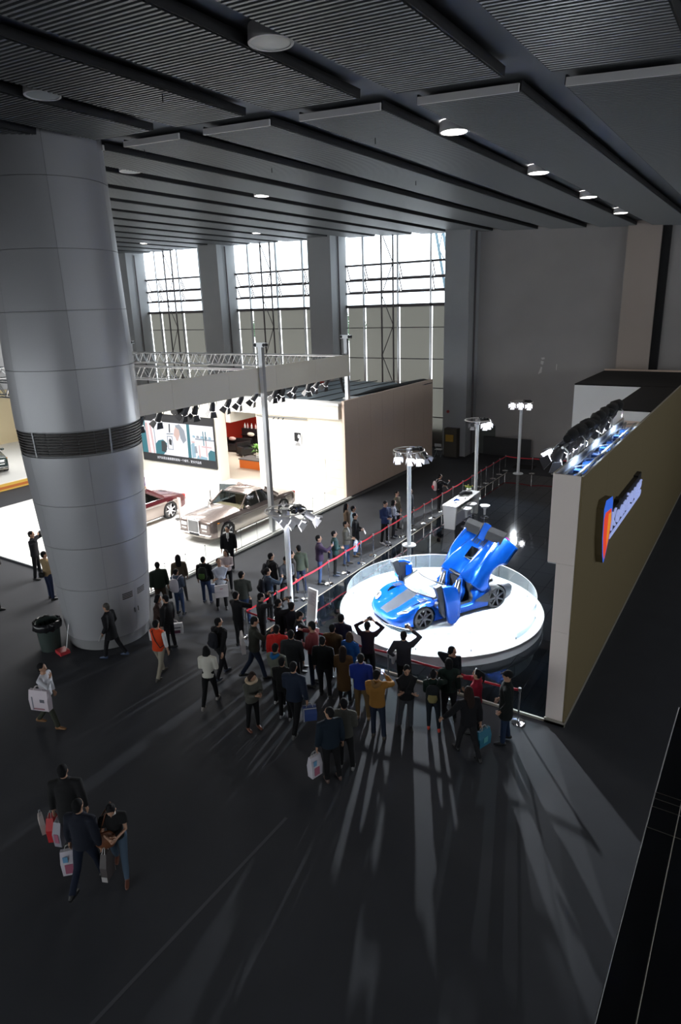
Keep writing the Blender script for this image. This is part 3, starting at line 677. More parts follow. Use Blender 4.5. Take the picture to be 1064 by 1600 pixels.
# ---------------------------------------------------------------- round plinth with the blue open sports car
DX, DY, DR = -7.5, 16.69, 3.03
ds = thing('round_stage', (DX, DY, .06), 0, 'round white turntable stage under the blue sports car', 'stage')
MB().lathe([(.001, .30), (DR-.02, .30), (DR, .285)], n=96).build('top', mat('stage_top', (0.84, 0.88, 0.92), .22), ds, 30)
MB().lathe([(DR, .285), (DR, 0)], n=96).build('side', mat('stage_side', (0.60, 0.61, 0.64), .35), ds, 30)
MB().lathe([(DR+.012, .27), (DR+.02, .29), (DR+.0, .30)], n=96).build('rim_strip', M_whitem, ds, 30)
gr = thing('round_glass_balustrade', (DX, DY, .36), 0, 'curved clear glass balustrade ringing the white turntable', 'balustrade')
GR = DR - .22
for k in range(12):
    a0, a1 = 2*PI*k/12+.004+.2, 2*PI*(k+1)/12-.004+.2
    MB().lathe([(GR, 0), (GR, .56), (GR+.012, .56), (GR+.012, 0)], n=10, a0=a0, a1=a1).build('pane', M_glassb, gr, 30, fix=False)
    a = 2*PI*k/12+.2; c = Vector((GR*math.cos(a), GR*math.sin(a), 0))
    MB().cyl(c, c+Vector((0,0,.06)), .018, n=8).build('clip', M_steel, gr)
MB().lathe([(GR, .56), (GR, .568), (GR+.012, .568), (GR+.012, .56)], n=72).build('edge_trim', M_alu, gr, fix=False)

M_blue = mat('blue_metallic', (0.003, 0.088, 0.52), .24, metal=.6, coat=.6)
M_carbon = mat('carbon_grey', (0.045, 0.05, 0.062), .35, metal=.3, coat=.3)
M_dark = mat('dark_tub', (0.007, 0.008, 0.010), .45)
M_tan = mat('tan_leather', (0.42, 0.30, 0.17), .6)
kc = thing('sports_car', (-7.415, 16.716, .36), -2.0834, 'blue open-top sports car with raised doors and upright engine cover', 'car')
rows_f = [(2.22,.38,.20,.25,.28,.31,.315,.32,.325,.33), (2.14,.64,.15,.26,.33,.37,.37,.37,.37,.38), (1.97,.83,.11,.29,.42,.50,.48,.43,.43,.45), (1.75,.93,.10,.33,.52,.61,.59,.50,.50,.53),
          (1.5,.975,.10,.36,.62,.71,.69,.61,.60,.63), (1.28,.985,.10,.36,.66,.745,.72,.67,.67,.71), (1.1,.975,.10,.36,.66,.745,.735,.74,.76,.79), (.95,.96,.10,.34,.62,.72,.75,.80,.83,.84)]
rows = catmull(rows_f, 4)
rows += [(.90,.955,.10,.32,.55,.66,.74,.80,.83,.84), (.80,.95,.10,.30,.42,.52,.70,.78,.80,.80), (.74,.95,.10,.26,.36,.42,.62,.76,.78,.78), (.70,.95,.10,.26,.34,.39,.40,.22,.20,.20), (.0,.95,.10,.24,.33,.38,.38,.20,.18,.18),
         (-.40,.95,.10,.24,.34,.39,.40,.20,.18,.18), (-.46,.95,.10,.26,.42,.52,.66,.80,.80,.80), (-.60,.955,.10,.28,.50,.66,.76,.82,.80,.80), (-.80,.96,.10,.30,.50,.66,.72,.62,.60,.60), (-.95,.965,.10,.30,.42,.50,.50,.45,.45,.45)]
b = MB(); b.rings(body_rings(rows)); me = b.mesh('body_shell', [M_blue, M_carbon, M_dark])
me = boolcut(me, arch_cutters([(1.34, .37)], .33, .62, 1.2))
for p in me.polygons:
    c = p.center; p.material_index = 0
    if c.x > .98 and abs(c.y) < .17 and p.normal.z > .3 and c.x < 2.10: p.material_index = 1
    if -.5 < c.x < .80 and abs(c.y) < .80 and c.z < .81: p.material_index = 2
    if c.x < -.42 and abs(c.y) < .62: p.material_index = 2
    if abs(p.normal.z) < .5 and .62 < abs(c.y) < .7 and .8 < c.x < 1.8: p.material_index = 2
me.shade_smooth(); me.set_sharp_from_angle(angle=R(38))
body = inst('body_shell', me, kc)
b = MB()      # front splitter
b.rings([[(x*1.0, y, z) for (x, y) in ((2.20,.0),(2.16,.45),(2.0,.80),(1.74,.93),(1.6,.93),(1.7,.6),(1.8,0),(1.7,-.6),(1.6,-.93),(1.74,-.93),(2.0,-.80),(2.16,-.45))] for z in (.055, .085)]).build('front_splitter', M_carbon, kc)
for s in (-1, 1):
    L = MB().tube([(1.72,s*.80,.585),(1.86,s*.70,.56),(2.0,s*.585,.50)], [(.05,.02),(.085,.03),(.03,.02)], 10, up=(0,0,1)).build('headlight', M_white, kc, 60)
    MB().tube([(1.75,s*.785,.60),(1.86,s*.70,.585),(1.95,s*.63,.54)], [(.015,.012),(.05,.02),(.01,.01)], 8, up=(0,0,1)).build('headlight_lens', M_dark, L, 60)
    MB().tube([(2.06,s*.50,.28),(2.0,s*.66,.27),(1.9,s*.80,.26)], [(.02,.04),(.03,.07),(.02,.04)], 8, up=(0,0,1)).build('front_intake', M_dark, kc, 60)
    o = MB()
    for k in range(5): o.box(1.08+k*.055, 1.105+k*.055, s*.66-.09, s*.66+.09, .74, .755)
    o.build('fender_louvre', M_carbon, kc)
    wheel(kc, 1.34, s*.83, s, .33, .26, 7, mat('rim_dark', (.05,.05,.058), .3, metal=.7)); wheel(kc, -1.27, s*.81, s, .345, .32, 7, MATS['rim_dark'])
    # mirrors on stalks
    m = MB().tube([(1.02,s*.90,.78),(1.0,s*1.03,.86),(.99,s*1.1,.87)], [(.015,.01),(.03,.03),(.05,.05)], 8).build('mirror', M_blue, kc, 60)
# windshield and its frame
def arc(xc, xs, zc_, zs, w_, n=14): return [(xs+(xc-xs)*(1-(k/n*2-1)**2), -w_+2*w_*k/n, zs+(zc_-zs)*(1-(k/n*2-1)**2)) for k in range(n+1)]
base_a, top_a = arc(1.20, .86, .835, .78, .80), arc(.68, .46, 1.12, 1.06, .66)
b = MB(); n = len(base_a)
for k in range(n-1): b.quad(base_a[k], base_a[k+1], top_a[k+1], top_a[k])
b.build('windscreen', M_wind, kc, 60, fix=False)
MB().tube(top_a, .026, 8).build('windscreen_header', M_dark, kc, 60)
MB().tube(base_a, .018, 6).build('cowl_seal', M_dark, kc, 60)
for s in (0, -1): MB().tube([base_a[s], top_a[s]], [.035, .028], 8).build('windscreen_pillar', M_dark, kc, 60)
MB().tube([(1.12,.05,.85),(.98,.35,.93),(.86,.55,.98)], .012, 5).build('wiper', M_dark, kc)
MB().box(.55, .88, -.70, .70, .62, .78).build('dashboard', mat('dash_pale', (.50,.47,.46), .5), kc)
MB().box(.45, .75, -.08, .08, .3, .68).build('console', M_dark, kc)
MB().tube([(.48+.05*math.sin(a), .38+.17*math.cos(a), .72+.16*math.sin(a)) for a in [2*PI*k/20 for k in range(20)]], .016, 6, closed=True).build('steering_wheel', M_dark, kc, 60)
MB().cyl((.48,.38,.72), (.7,.38,.68), .03, n=8).build('steering_column', M_dark, kc)
for s in (-1, 1):
    y = .37*s
    outl = [(-.17,0),(-.23,.2),(-.24,.42),(-.19,.52),(-.13,.60),(-.11,.72),(-.06,.78),(.06,.78),(.11,.72),(.13,.60),(.19,.52),(.24,.42),(.23,.2),(.17,0)]
    T = Matrix.Translation((-.10, y, .26)) @ Matrix.Rotation(R(-20), 4, 'Y')
    q = MB().prism(outl, 'x', -.12, 0).xf(T); seat = q.build('seat', M_blue, kc, 35)
    MB().prism([(a*.62, .03+c*.90) for a, c in outl], 'x', -.005, .02).xf(T).build('seat_insert', M_dark, seat)
    MB().box(-.12, .34, y-.22, y+.22, .20, .32).build('seat_base', M_dark, seat)
    for q_ in (-1, 1): MB().tube([(-.1,y+q_*.2,.33),(.34,y+q_*.2,.34)], [.05,.045], 8).build('seat_bolster', M_blue, seat, 60)
    MB().tube([(-.27,y-.06,.90),(-.18,y-.05,.62),(-.05,y-.04,.40)], (.022), 5, flat=.3).tube([(-.27,y+.06,.90),(-.18,y+.05,.62),(-.05,y+.04,.40)], (.022), 5, flat=.3).build('harness', mat('grey_strap', (.5,.5,.5), .6), seat)
# bulkhead with rolled top
MB().box(-.56, -.44, -.72, .72, .3, .90).build('bulkhead', M_dark, kc)
MB().tube([(-.5,-.74,.84),(-.48,-.35,1.0),(-.48,0,.96),(-.48,.35,1.0),(-.5,.74,.84)], .05, 8).build('roll_bar', M_dark, kc, 60)
# raised doors, both sides
def door(s):
    nm = 'door'; y = 1.22*s
    out = [(.92,1.30),(.62,1.25),(.42,1.14),(.33,.9),(.29,.5),(.32,.22),(.43,.08),(.58,.05),(.70,.16),(.77,.4),(.82,.8)]
    rr = []
    for d, sh in ((0, 1.0), (.03, 1.03), (.08, 1.0), (.10, .93)):
        rr.append([((x-.6)*sh+.6, y + s*(d-.05) - s*.10*((z-.6)**2), (z-.65)*sh+.65) for x, z in out])
    D = MB().rings(rr).build('door', M_blue, kc, 50)
    inn = [(.80,.30),(.92,.45),(.99,.9),(1.13,1.30),(.92,1.34),(.80,.9)]
    MB().prism(inn, 'y', y - s*.16, y - s*.04).build('door_inner', M_dark, D)
    MB().prism([((x-.6)*.86+.6, (z-.65)*.9+.65) for x, z in out], 'y', y - s*.16, y - s*.07).build('door_lining', M_dark, D)
    MB().tube([(.92,s*.90,.55),(1.0,s*1.02,.75),(.9,y-s*.1,.85)], .04, 7).build('door_hinge', M_steel, D)
    MB().cbox((.55, y - s*.17, .95), (.22,.03,.34)).build('door_card', M_blue, D)
for s in (1, -1): door(s)
# engine cover, hinged behind the seats and standing open
HG = Vector((-.50, 0, .84)); tilt = R(46)
def clam(u, yy, h): L = 1.70*u; return (HG.x - L*math.cos(tilt) + h*math.sin(tilt), yy, HG.z + L*math.sin(tilt) + h*math.cos(tilt))
def sstep(a, b, x): t = max(0, min(1, (x-a)/(b-a))); return t*t*(3-2*t)
def ch(u, v):
    a = abs(v); W_ = .88 + .09*sstep(0, .6, u)
    h = .03 + .05*math.sin(PI*min(1, u*1.05))
    h += .32*(1-sstep(0,.85,u))*math.exp(-(abs(a-(.50-.20*u))/(.17-.03*u))**1.6)          # twin buttresses fading to the tail
    h += .12*math.exp(-((a-.80)/.15)**2)*sstep(.05, .5, u)             # haunches
    h -= .05*math.exp(-(a/.2)**2)*(1-sstep(.6, .9, u))
    h -= .10*sstep(.86, 1.0, a)
    return W_*v, h
nu, nv = 26, 36; b = MB(); idx = {}
def lowz(u):
    ar = math.exp(-((u-.42)/.17)**2)*.0
    d = .50 - .10*u
    dx = (u*1.70*1.0 - .70)/.42
    if abs(dx) < 1: d = min(d, .52 - .36*math.sqrt(1-dx*dx))
    return d
for i in range(nu+1):
    u = i/nu; row = []
    yv, hv = ch(u, 1); d = lowz(u)
    for q in (1.0, .66, .33): row.append(clam(u, -yv*(1+.03*(1-q)), hv - d*q))
    for j in range(nv+1): v = -1+2*j/nv; y_, h_ = ch(u, v); row.append(clam(u, y_, h_))
    for q in (.33, .66, 1.0): row.append(clam(u, yv*(1+.03*(1-q)), hv - d*q))
    i0 = len(b.v); b.v += row; idx[i] = i0
nr = nv + 7
for i in range(nu):
    for j in range(nr-1):
        u, v = (i+.5)/nu, -1+2*(j-3+.5)/nv
        if .40 < u < .62 and abs(v) < .17: continue
        b.f.append((idx[i]+j, idx[i]+j+1, idx[i+1]+j+1, idx[i+1]+j)); b.m.append(0)
cl = b.build('engine_cover', [M_blue, M_dark], kc, 60, fix=False)
md = cl.modifiers.new('s', 'SOLIDIFY'); md.thickness = .03; md.offset = -1; md.material_offset = 1; md.use_rim = True; md.material_offset_rim = 0
ch0 = lambda u, v, dh: (lambda q: clam(u, q[0], q[1]+dh))(ch(u, v))
MB().quad(ch0(.39,-.18,.0), ch0(.39,.18,.0), ch0(.63,.18,.0), ch0(.63,-.18,.0)).build('cover_window', M_dglass, cl, fix=False)
for s in (-1, 1):
    o = MB()
    for k in range(7): a = .66+k*.035; o.quad(ch0(a,s*.70,.012), ch0(a,s*.84,.012), ch0(a+.02,s*.84,.012), ch0(a+.02,s*.70,.012))
    o.build('tail_vent', M_dark, cl, fix=False)
    o = MB(); 
    for k in range(3): o.quad(ch0(.70,s*(.05+.09*k),.012), ch0(.70,s*(.10+.09*k),.012), ch0(.93,s*(.10+.09*k),.012), ch0(.93,s*(.05+.09*k),.012))
    o.build('cover_slot', M_dark, cl, fix=False)
# tail panel, lamps and spoiler of the lifted cover
tp_ = [clam(1.0, ch(1, -1+2*j/16)[0], ch(1, -1+2*j/16)[1]) for j in range(17)]; bp_ = [clam(1.03, ch(1, -1+2*j/16)[0]*.98, ch(1, -1+2*j/16)[1]-.36) for j in range(17)]
b = MB()
for k in range(16): b.quad(tp_[k], tp_[k+1], bp_[k+1], bp_[k])
b.build('tail_panel', M_dark, cl, fix=False)
for s in (-1, 1):
    c = Vector(clam(1.02, s*.74, -.06)); n_ = Vector((-math.cos(tilt), 0, math.sin(tilt)))
    MB().cyl(c, c+n_*.03, .085, n=18).build('tail_light', mat('tail_lamp', (.30,.03,.22), .2), cl, 40)
    MB().tube([clam(.90, s*.62, .03), clam(.93, s*.62, .16)], [(.07,.015),(.05,.012)], 8).build('spoiler_strut', M_dark, cl)
b = MB()
for v0, v1 in ((-.95,-.18), (.18,.95)):
    ring = [[clam(.84, .93*v, .14), clam(.98, .93*v, .20), clam(1.08, .93*v, .19), clam(.98, .93*v, .165)] for v in (v0, (v0+v1)/2, v1)]; b.rings(ring)
b.build('spoiler', M_blackm, cl)
MB().quad(clam(.80,-.13,.10), clam(.80,.13,.10), clam(1.10,.15,.21), clam(1.10,-.15,.21)).quad(clam(.80,-.13,.07), clam(1.10,-.15,.18), clam(1.10,.15,.18), clam(.80,.13,.07)).build('spoiler_fin', M_blue, cl)
for s in (-1, 1): MB().cyl((-1.05,s*.55,.55), clam(.55, s*.6, -.05), .018, n=6).build('gas_strut', M_steel, kc)
# rear chassis seen below the raised cover
rr = [(-.90,.90,.12,.3,.42,.5,.5,.46,.46,.46), (-1.1,.92,.12,.36,.60,.66,.62,.44,.42,.42), (-1.35,.93,.12,.4,.66,.70,.66,.44,.42,.42), (-1.65,.93,.14,.42,.62,.66,.64,.52,.5,.5), (-1.9,.88,.2,.42,.52,.58,.58,.56,.56,.56), (-2.06,.74,.26,.4,.46,.5,.5,.5,.5,.5)]
me = MB().rings(body_rings(catmull(rr, 3))).mesh('rear_chassis', [M_carbon]); me = boolcut(me, arch_cutters([(-1.27, .385)], .345, .60, 1.2)); me.shade_smooth(); me.set_sharp_from_angle(angle=R(40)); inst('rear_chassis', me, kc)
en = MB().box(-1.5, -.7, -.28, .28, .4, .68).build('engine_block', M_dark, kc)
for s in (-1, 1):
    MB().tube([(-.7,s*.2,.70),(-1.3,s*.22,.72)], .09, 8).build('cylinder_head', mat('engine_alu', (.35,.35,.37), .4, metal=.8), en, 60)
    MB().tube([(-.62,s*.55,.62),(-1.0,s*.5,.66),(-1.6,s*.3,.6)], .06, 8).build('hose', M_dark, en, 60)
# rear quarter intake
for s in (-1, 1): MB().prism([(-.46,.42),(-.46,.46),(-.94,.62),(-.96,.36),(-.9,.30)], 'y', s*.95, s*.975).build('side_intake', M_dark, kc)

# ---------------------------------------------------------------- limousine and coupe on the white stand
def sedan(name, x, y, rz, label, up, low, L=5.75, roofless=False, wheelmat=None):
    t = thing(name, (x, y, .1), rz, label, 'car'); f = L/2
    rows = catmull([(f,.66,.34,.5,.66,.74,.75,.76,.76,.76), (f-.06,.88,.26,.5,.80,.92,.94,.95,.96,.96), (f-.35,.955,.22,.5,.84,.985,1.0,1.02,1.03,1.04), (f-.9,.985,.22,.5,.86,1.0,1.03,1.06,1.08,1.09), (f-1.4,.99,.22,.5,.86,1.01,1.05,1.10,1.12,1.13), (f-1.85,.99,.22,.5,.86,1.02,1.06,1.12,1.14,1.15)], 3)
    rows += [(f-1.95,.99,.22,.5,.86,1.02,1.04,.9,.88,.88), (f-2.1,.99,.22,.5,.86,1.02,1.03,.5,.45,.45), (-f+1.6,.985,.22,.5,.86,1.01,1.02,.5,.45,.45), (-f+1.45,.98,.22,.5,.86,1.01,1.04,1.06,1.07,1.07)]
    rows += catmull([(-f+1.4,.98,.22,.5,.86,1.01,1.05,1.07,1.08,1.08), (-f+.9,.97,.24,.5,.85,.99,1.02,1.04,1.05,1.05), (-f+.4,.94,.28,.5,.83,.95,.97,.99,1.0,1.0), (-f+.1,.90,.34,.5,.78,.88,.90,.91,.92,.92), (-f,.78,.42,.5,.66,.72,.73,.74,.74,.74)], 3)
    fx, rx = f-.92, -f+1.1
    me = MB().rings(body_rings(rows)).mesh('body_shell', [up, low, M_dark, M_tan]); me = boolcut(me, arch_cutters([(fx, .43), (rx, .43)], .39, .70, 1.3))
    for p in me.polygons:
        c = p.center; p.material_index = 0
        if c.z < .80 and abs(c.y) > .6 and abs(c.x) < f-.35: p.material_index = 1
        if c.z < .36: p.material_index = 1
        if -f+1.46 < c.x < f-1.9 and abs(c.y) < .80 and c.z < 1.04: p.material_index = 3
        if abs(c.y) < .72 and abs(p.normal.y) > .8 and c.z < .9: p.material_index = 2
    me.shade_smooth(); me.set_sharp_from_angle(angle=R(35)); inst('body_shell', me, t)
    for s in (-1, 1):
        for wx in (fx, rx): wheel(t, wx, s*.85, s, .39, .24, 7, wheelmat or M_alu)
        MB().box(-f+.5, f-.95, s*.992-.004, s*.992+.004, .80, .815).build('coachline', M_chrome, t)
        MB().box(rx+.5, fx-.5, s*.96-.03, s*.96+.03, .19, .25).build('sill', M_chrome, t)
    W = .74; zr = 1.60; A = f-1.9
    # greenhouse: windscreen, roof, backlight, side windows, pillars
    xb, xt, rt, rb = A+.02, A-.62, -f+2.15, -f+1.42
    if not roofless:
        b = MB(); prof_ = [(xt, zr-.06), (xt-.3, zr-.01), (0, zr+.02), (rt+.3, zr-.01), (rt, zr-.05)]
        prof_ = [(p[0], p[1]) for p in catmull(prof_, 3)]
        ring = [[(x_, -W+.02, z_-.05), (x_, -W+.10, z_-.01), (x_, -.3, z_+.025), (x_, .3, z_+.025), (x_, W-.10, z_-.01), (x_, W-.02, z_-.05), (x_, W-.10, z_-.07), (x_, -W+.10, z_-.07)] for x_, z_ in prof_]
        b.rings(ring).build('roof', up, t, 50)
        MB().quad((xb,-.80,1.07), (xb,.80,1.07), (xt,.66,zr-.06), (xt,-.66,zr-.06)).build('windscreen', M_cglass, t, fix=False)
        MB().quad((rb,-.80,1.06), (rb,.80,1.06), (rt,.66,zr-.06), (rt,-.66,zr-.06)).build('rear_window', M_dglass, t, fix=False)
        for s in (-1, 1):
            pts = lambda x_, top: (x_, s*(.70 if top else .875), zr-.08 if top else 1.035)
            MB().tube([(xb,s*.86,1.04),(xt,s*.70,zr-.06)], .035, 6).build('front_pillar', up, t, 50)
            MB().tube([(rb-.05,s*.86,1.04),(rt,s*.70,zr-.06)], [.10,.12], 6).build('rear_pillar', up, t, 50)
            xm = (xt+rt)/2; MB().tube([pts(xm-.05,0), pts(xm-.05,1)], .035, 6).build('centre_pillar', up, t, 50)
            for x0_, x1_, x2_, x3_ in ((xm, xb-.12, xt-.02, xm), (rb+.18, xm-.08, xm-.08, rt+.1)):
                MB().quad(pts(x0_,0), pts(x1_,0), pts(x2_,1), pts(x3_,1)).build('side_window', M_dglass, t, fix=False)
            MB().tube([(xb-.05,s*.89,1.035),(rb,s*.89,1.035)], .014, 5).build('window_trim', M_chrome, t)
    else:
        MB().quad((xb,-.80,1.07), (xb,.80,1.07), (xt+.1,.64,1.42), (xt+.1,-.64,1.42)).build('windscreen', M_cglass, t, fix=False)
        MB().tube([(xb,-.8,1.05),(xt+.1,-.64,1.43),(xt+.1,.64,1.43),(xb,.8,1.05)], .03, 6).build('windscreen_frame', M_chrome, t)
    for y_ in (-.4, .4):
        for x_ in ((A-1.15, -f+2.15) if not roofless else (A-1.15, -f+1.95)):
            S = MB().box(x_-.26, x_+.26, y_-.26, y_+.26, .5, .72).build('seat', M_tan, t); MB().box(x_-.38, x_-.22, y_-.26, y_+.26, .6, 1.22).build('seat_back', M_tan, S); MB().box(x_-.36, x_-.25, y_-.12, y_+.12, 1.24, 1.38).build('headrest', M_tan, S)
    MB().box(A-.55, A-.1, -.78, .78, .75, 1.03).build('dashboard', M_tan, t)
    MB().tube([(A-.62, .4+.18*math.cos(a), .98+.17*math.sin(a)) for a in [2*PI*k/16 for k in range(16)]], .015, 5, closed=True).build('steering_wheel', M_dark, t)
    # face
    G = MB().box(f-.10, f+.012, -.29, .29, .50, .98).build('grille', M_dark, t)
    MB().box(f-.1, f+.04, -.31, .31, .98, 1.02).box(f-.1, f+.04, -.31, -.28, .5, .98).box(f-.1, f+.04, .28, .31, .5, .98).box(f-.1, f+.04, -.31, .31, .47, .5).build('grille_surround', M_chrome, G)
    for k in range(16): MB().box(f+.012, f+.03, -.265+k*.035, -.25+k*.035, .5, .98).build('grille_vane', M_steel, G)
    MB().cyl((f-.04,0,1.0), (f-.04,0,1.10), .014, n=6).build('mascot', M_chrome, t)
    MB().box(f-.12, f+.03, -.86, .86, .40, .47).build('bumper_trim', M_chrome, t); MB().box(f, f+.04, -.26, .26, .36, .47).build('number_plate', M_dark, t)
    for s in (-1, 1):
        H = MB().box(f-.25, f+.012, s*.56-.15, s*.56+.15, .72, .86).build('headlight', mat('lamp_glass', (.85,.87,.9), .08, metal=.3), t); MB().box(f-.14, f+.01, s*.57-.13, s*.57+.13, .58, .64).build('running_light', M_white, H)
        MB().box(f-.5, f-.4, s*.93-.03, s*.93+.03, .84, .88).build('indicator', mat('amber', (.8,.3,.02), .3), t)
        q = MB().ball((A-.25, s*1.04, 1.10), .09, .12, .08, 10, 7).build('door_mirror', up, t, 60); MB().cyl((A-.25,s*.9,1.04), (A-.25,s*1.0,1.08), .02, n=6).build('stalk', M_chrome, q)
        MB().box(-f-.005, -f+.12, s*.72-.1, s*.72+.1, .62, .88).build('tail_lamp', mat('tail_red', (.5,.02,.02), .2), t)
    for k in range(4): MB().box(f-1.25, f-1.21, .985, .999, .62, .68).build('side_badge', M_chrome, t) if k == 0 else None
    return t
M_taupe = mat('taupe_metallic', (0.21, 0.165, 0.15), .25, metal=.5, coat=.8); M_champ = mat('champagne_metallic', (0.45, 0.41, 0.36), .28, metal=.5, coat=.7)
lim = sedan('limousine', -18.78, 20.5, R(-90), 'two-tone taupe and champagne limousine with an upright chrome grille', M_taupe, M_champ)
# far side doors of the limousine stand open
for x_, a_, w_ in ((.98, 218, 1.0), (-1.15, -58, 1.0)):
    p = inst('open_door', MB().prism([(0,.30),(w_,.30),(w_,.98),(0,1.0)], 'y', -.04, .04).mesh('open_door', M_champ), lim, (x_, -.99, 0), (0, 0, R(a_)))
    fr = MB().tube([(0,0,1.0),(.22,0,1.42),(w_-.05,0,1.46),(w_,0,.98)], .02, 6); inst('window_surround', fr.mesh('window_surround', M_chrome), p)
    inst('door_glass', MB().quad((.02,0,1.0),(w_,0,.98),(w_-.05,0,1.45),(.22,0,1.41)).mesh('door_glass', M_dglass, fix=False), p)
M_maroon = mat('maroon_metallic', (0.10, 0.012, 0.018), .25, metal=.4, coat=.8); M_silv = mat('silver_lower', (0.42, 0.36, 0.33), .3, metal=.5)
sedan('coupe', -23.15, 17.85, R(-90), 'maroon over silver coupe half hidden by the column', M_maroon, M_silv, 5.5, False, M_chrome)
sedan('dark_green_saloon', -39.4, 20.5, R(-20), 'dark green saloon on the gold-edged neighbouring stand', mat('green_metallic', (.01,.03,.03), .25, metal=.4, coat=.8), mat('silver_grille', (.3,.28,.24), .4, metal=.6), 5.2).location.z = .4

# ================================================================== BLACK GLOSSY STAND FLOOR
M_tile = mat('black_gloss_tile', (0.006, 0.008, 0.011), .035, spec=.7)
bf = thing('black_stand_floor', (-11.5, 13.1, 0), 0, 'glossy black tiled floor around the white turntable', 'floor')
MB().box(0, 8.68, 0, 21.3, 0, .035).build('base', M_joint, bf)
tm = MB().box(.005, .615, .005, 1.178, 0, .022).mesh('floor_tile', M_tile)
for a in range(14):
    for b in range(18): inst('tile', tm, bf, (a*.62, b*1.183, .037))
M_edge = mat('edge_trim', (.45, .42, .36), .45, metal=.6)
MB().box(-.03, 8.7, -.05, 0, 0, .062).build('front_trim', M_edge, bf)
MB().box(-.04, 0, -.05, 21.3, 0, .062).build('side_trim', M_edge, bf)

# ================================================================== BEIGE STAND WALL WITH THE LIT SIGN
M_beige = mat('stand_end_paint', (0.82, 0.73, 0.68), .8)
M_olive = mat('stand_side_shaded', (0.165, 0.125, 0.058), .8)  # aisle side of the beige wall, its shade put into the colour
kw = thing('stand_wall', (-2.82, 13.08, 0), 0, 'tall hollow beige stand wall carrying the lit name sign', 'wall')
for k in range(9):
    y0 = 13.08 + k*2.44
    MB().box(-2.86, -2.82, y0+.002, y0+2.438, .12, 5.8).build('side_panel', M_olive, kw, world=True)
MB().box(-2.87, -2.81, 13.06, 35, 0, .12).build('skirting', M_edge, kw, world=True)
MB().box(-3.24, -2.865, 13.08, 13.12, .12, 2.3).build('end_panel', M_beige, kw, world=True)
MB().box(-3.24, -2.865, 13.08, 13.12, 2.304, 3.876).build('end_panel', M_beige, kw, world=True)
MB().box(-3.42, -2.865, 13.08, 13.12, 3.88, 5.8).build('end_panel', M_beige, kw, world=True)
MB().box(-3.26, -2.81, 13.05, 13.08, 0, .12).build('end_skirting', M_edge, kw, world=True)
M_inner = mat('stand_inner', (.55, .55, .56), .8)
MB().box(-3.42, -3.38, 13.12, 20.3, 3.88, 5.8).box(-3.42, -3.2, 13.12, 20.3, 3.84, 3.88).build('inner_upper', M_inner, kw, world=True)
MB().box(-3.24, -3.2, 13.12, 24.4, .08, 3.83).build('inner_lower', M_blackm, kw, world=True)
for x in (-3.42, -2.86): MB().box(x, x+.04, 13.08, 35 if x > -3 else 20.3, 5.8, 5.82).build('capping', M_edge, kw, world=True)
M_bluec = mat('blue_cloth', (.06, .20, .62), .6)
for k in range(16): MB().box(-3.30+.1*(k % 2), -3.12+.1*(k % 2), 13.4+k*.42, 13.62+k*.42, 4.2, 5.62).build('inner_stud', M_bluec, kw, world=True)
truss('lattice_truss', 'silver lattice truss lying in the hollow top of the beige stand wall', (-3.30, 13.4, 5.40), (-3.30, 20.2, 5.40), .3, .26, .4)
# lit sign: crest and lettering on the aisle side
sg = thing('wall_sign', (-2.82, 14.6, 4.1), 0, 'lit sign of white-blue letters beside a red and orange crest', 'sign')
c3 = [(0,.62),(.15,.78),(.85,.70),(.95,.55),(.98,.1),(.85,-.35),(.55,-.72),(.42,-.80),(.25,-.55),(.08,-.1)]
MB().prism(c3, 'x', .0, .16).build('crest_box', M_olive, sg)
def crest(nm, mt, sc_, d, pts=None): MB().prism([(.50+(y-.50)*sc_, (z)*sc_) for y, z in (pts or c3)], 'x', .16, .16+d).build(nm, mt, sg)
crest('crest_rim', mat('sg_blue', (.01,.03,.12), .5, emit=(.03,.12,.65), es=.9), 1.0, .006)
crest('crest_field', mat('sg_red', (.3,.02,.02), .5, emit=(.75,.06,.02), es=.8), .88, .012, [(0,.42),(.15,.55),(.85,.48),(.98,.1),(.85,-.35),(.55,-.72),(.42,-.80),(.25,-.55),(.08,-.1)])
crest('crest_lozenge', mat('sg_orange', (.3,.15,.02), .5, emit=(.85,.28,.02), es=.7), .8, .018, [(.52,.45),(.9,.42),(.95,.1),(.62,-.55),(.52,-.2)])
MB().prism([(1.0,-.42),(5.25,-.42),(5.25,.28),(4.7,.28),(4.7,.24),(2.3,.24),(2.3,.30),(2.0,.30),(2.0,.24),(1.0,.24)], 'x', 0, .12).build('letter_box', M_black, sg)
E_s = mat('sg_letters', (.2,.25,.4), .5, emit=(.42,.50,.95), es=.62)
tmh = text_mesh('Koenigsegg', .66, .02); tmh.materials.clear(); tmh.materials.append(E_s)
xs_ = [v.co.x for v in tmh.vertices]; sx = 4.1/(max(xs_)-min(xs_))
inst('lettering', tmh, sg, (.14, 1.08, -.24), (R(90), 0, R(90)), (sx, 1.0, 1.0))['kind'] = 'structure'
del bpy.data.objects['lettering']['kind']
MB().box(.12, .15, 1.05, 5.2, -.42, -.34).build('underline', E_s, sg)
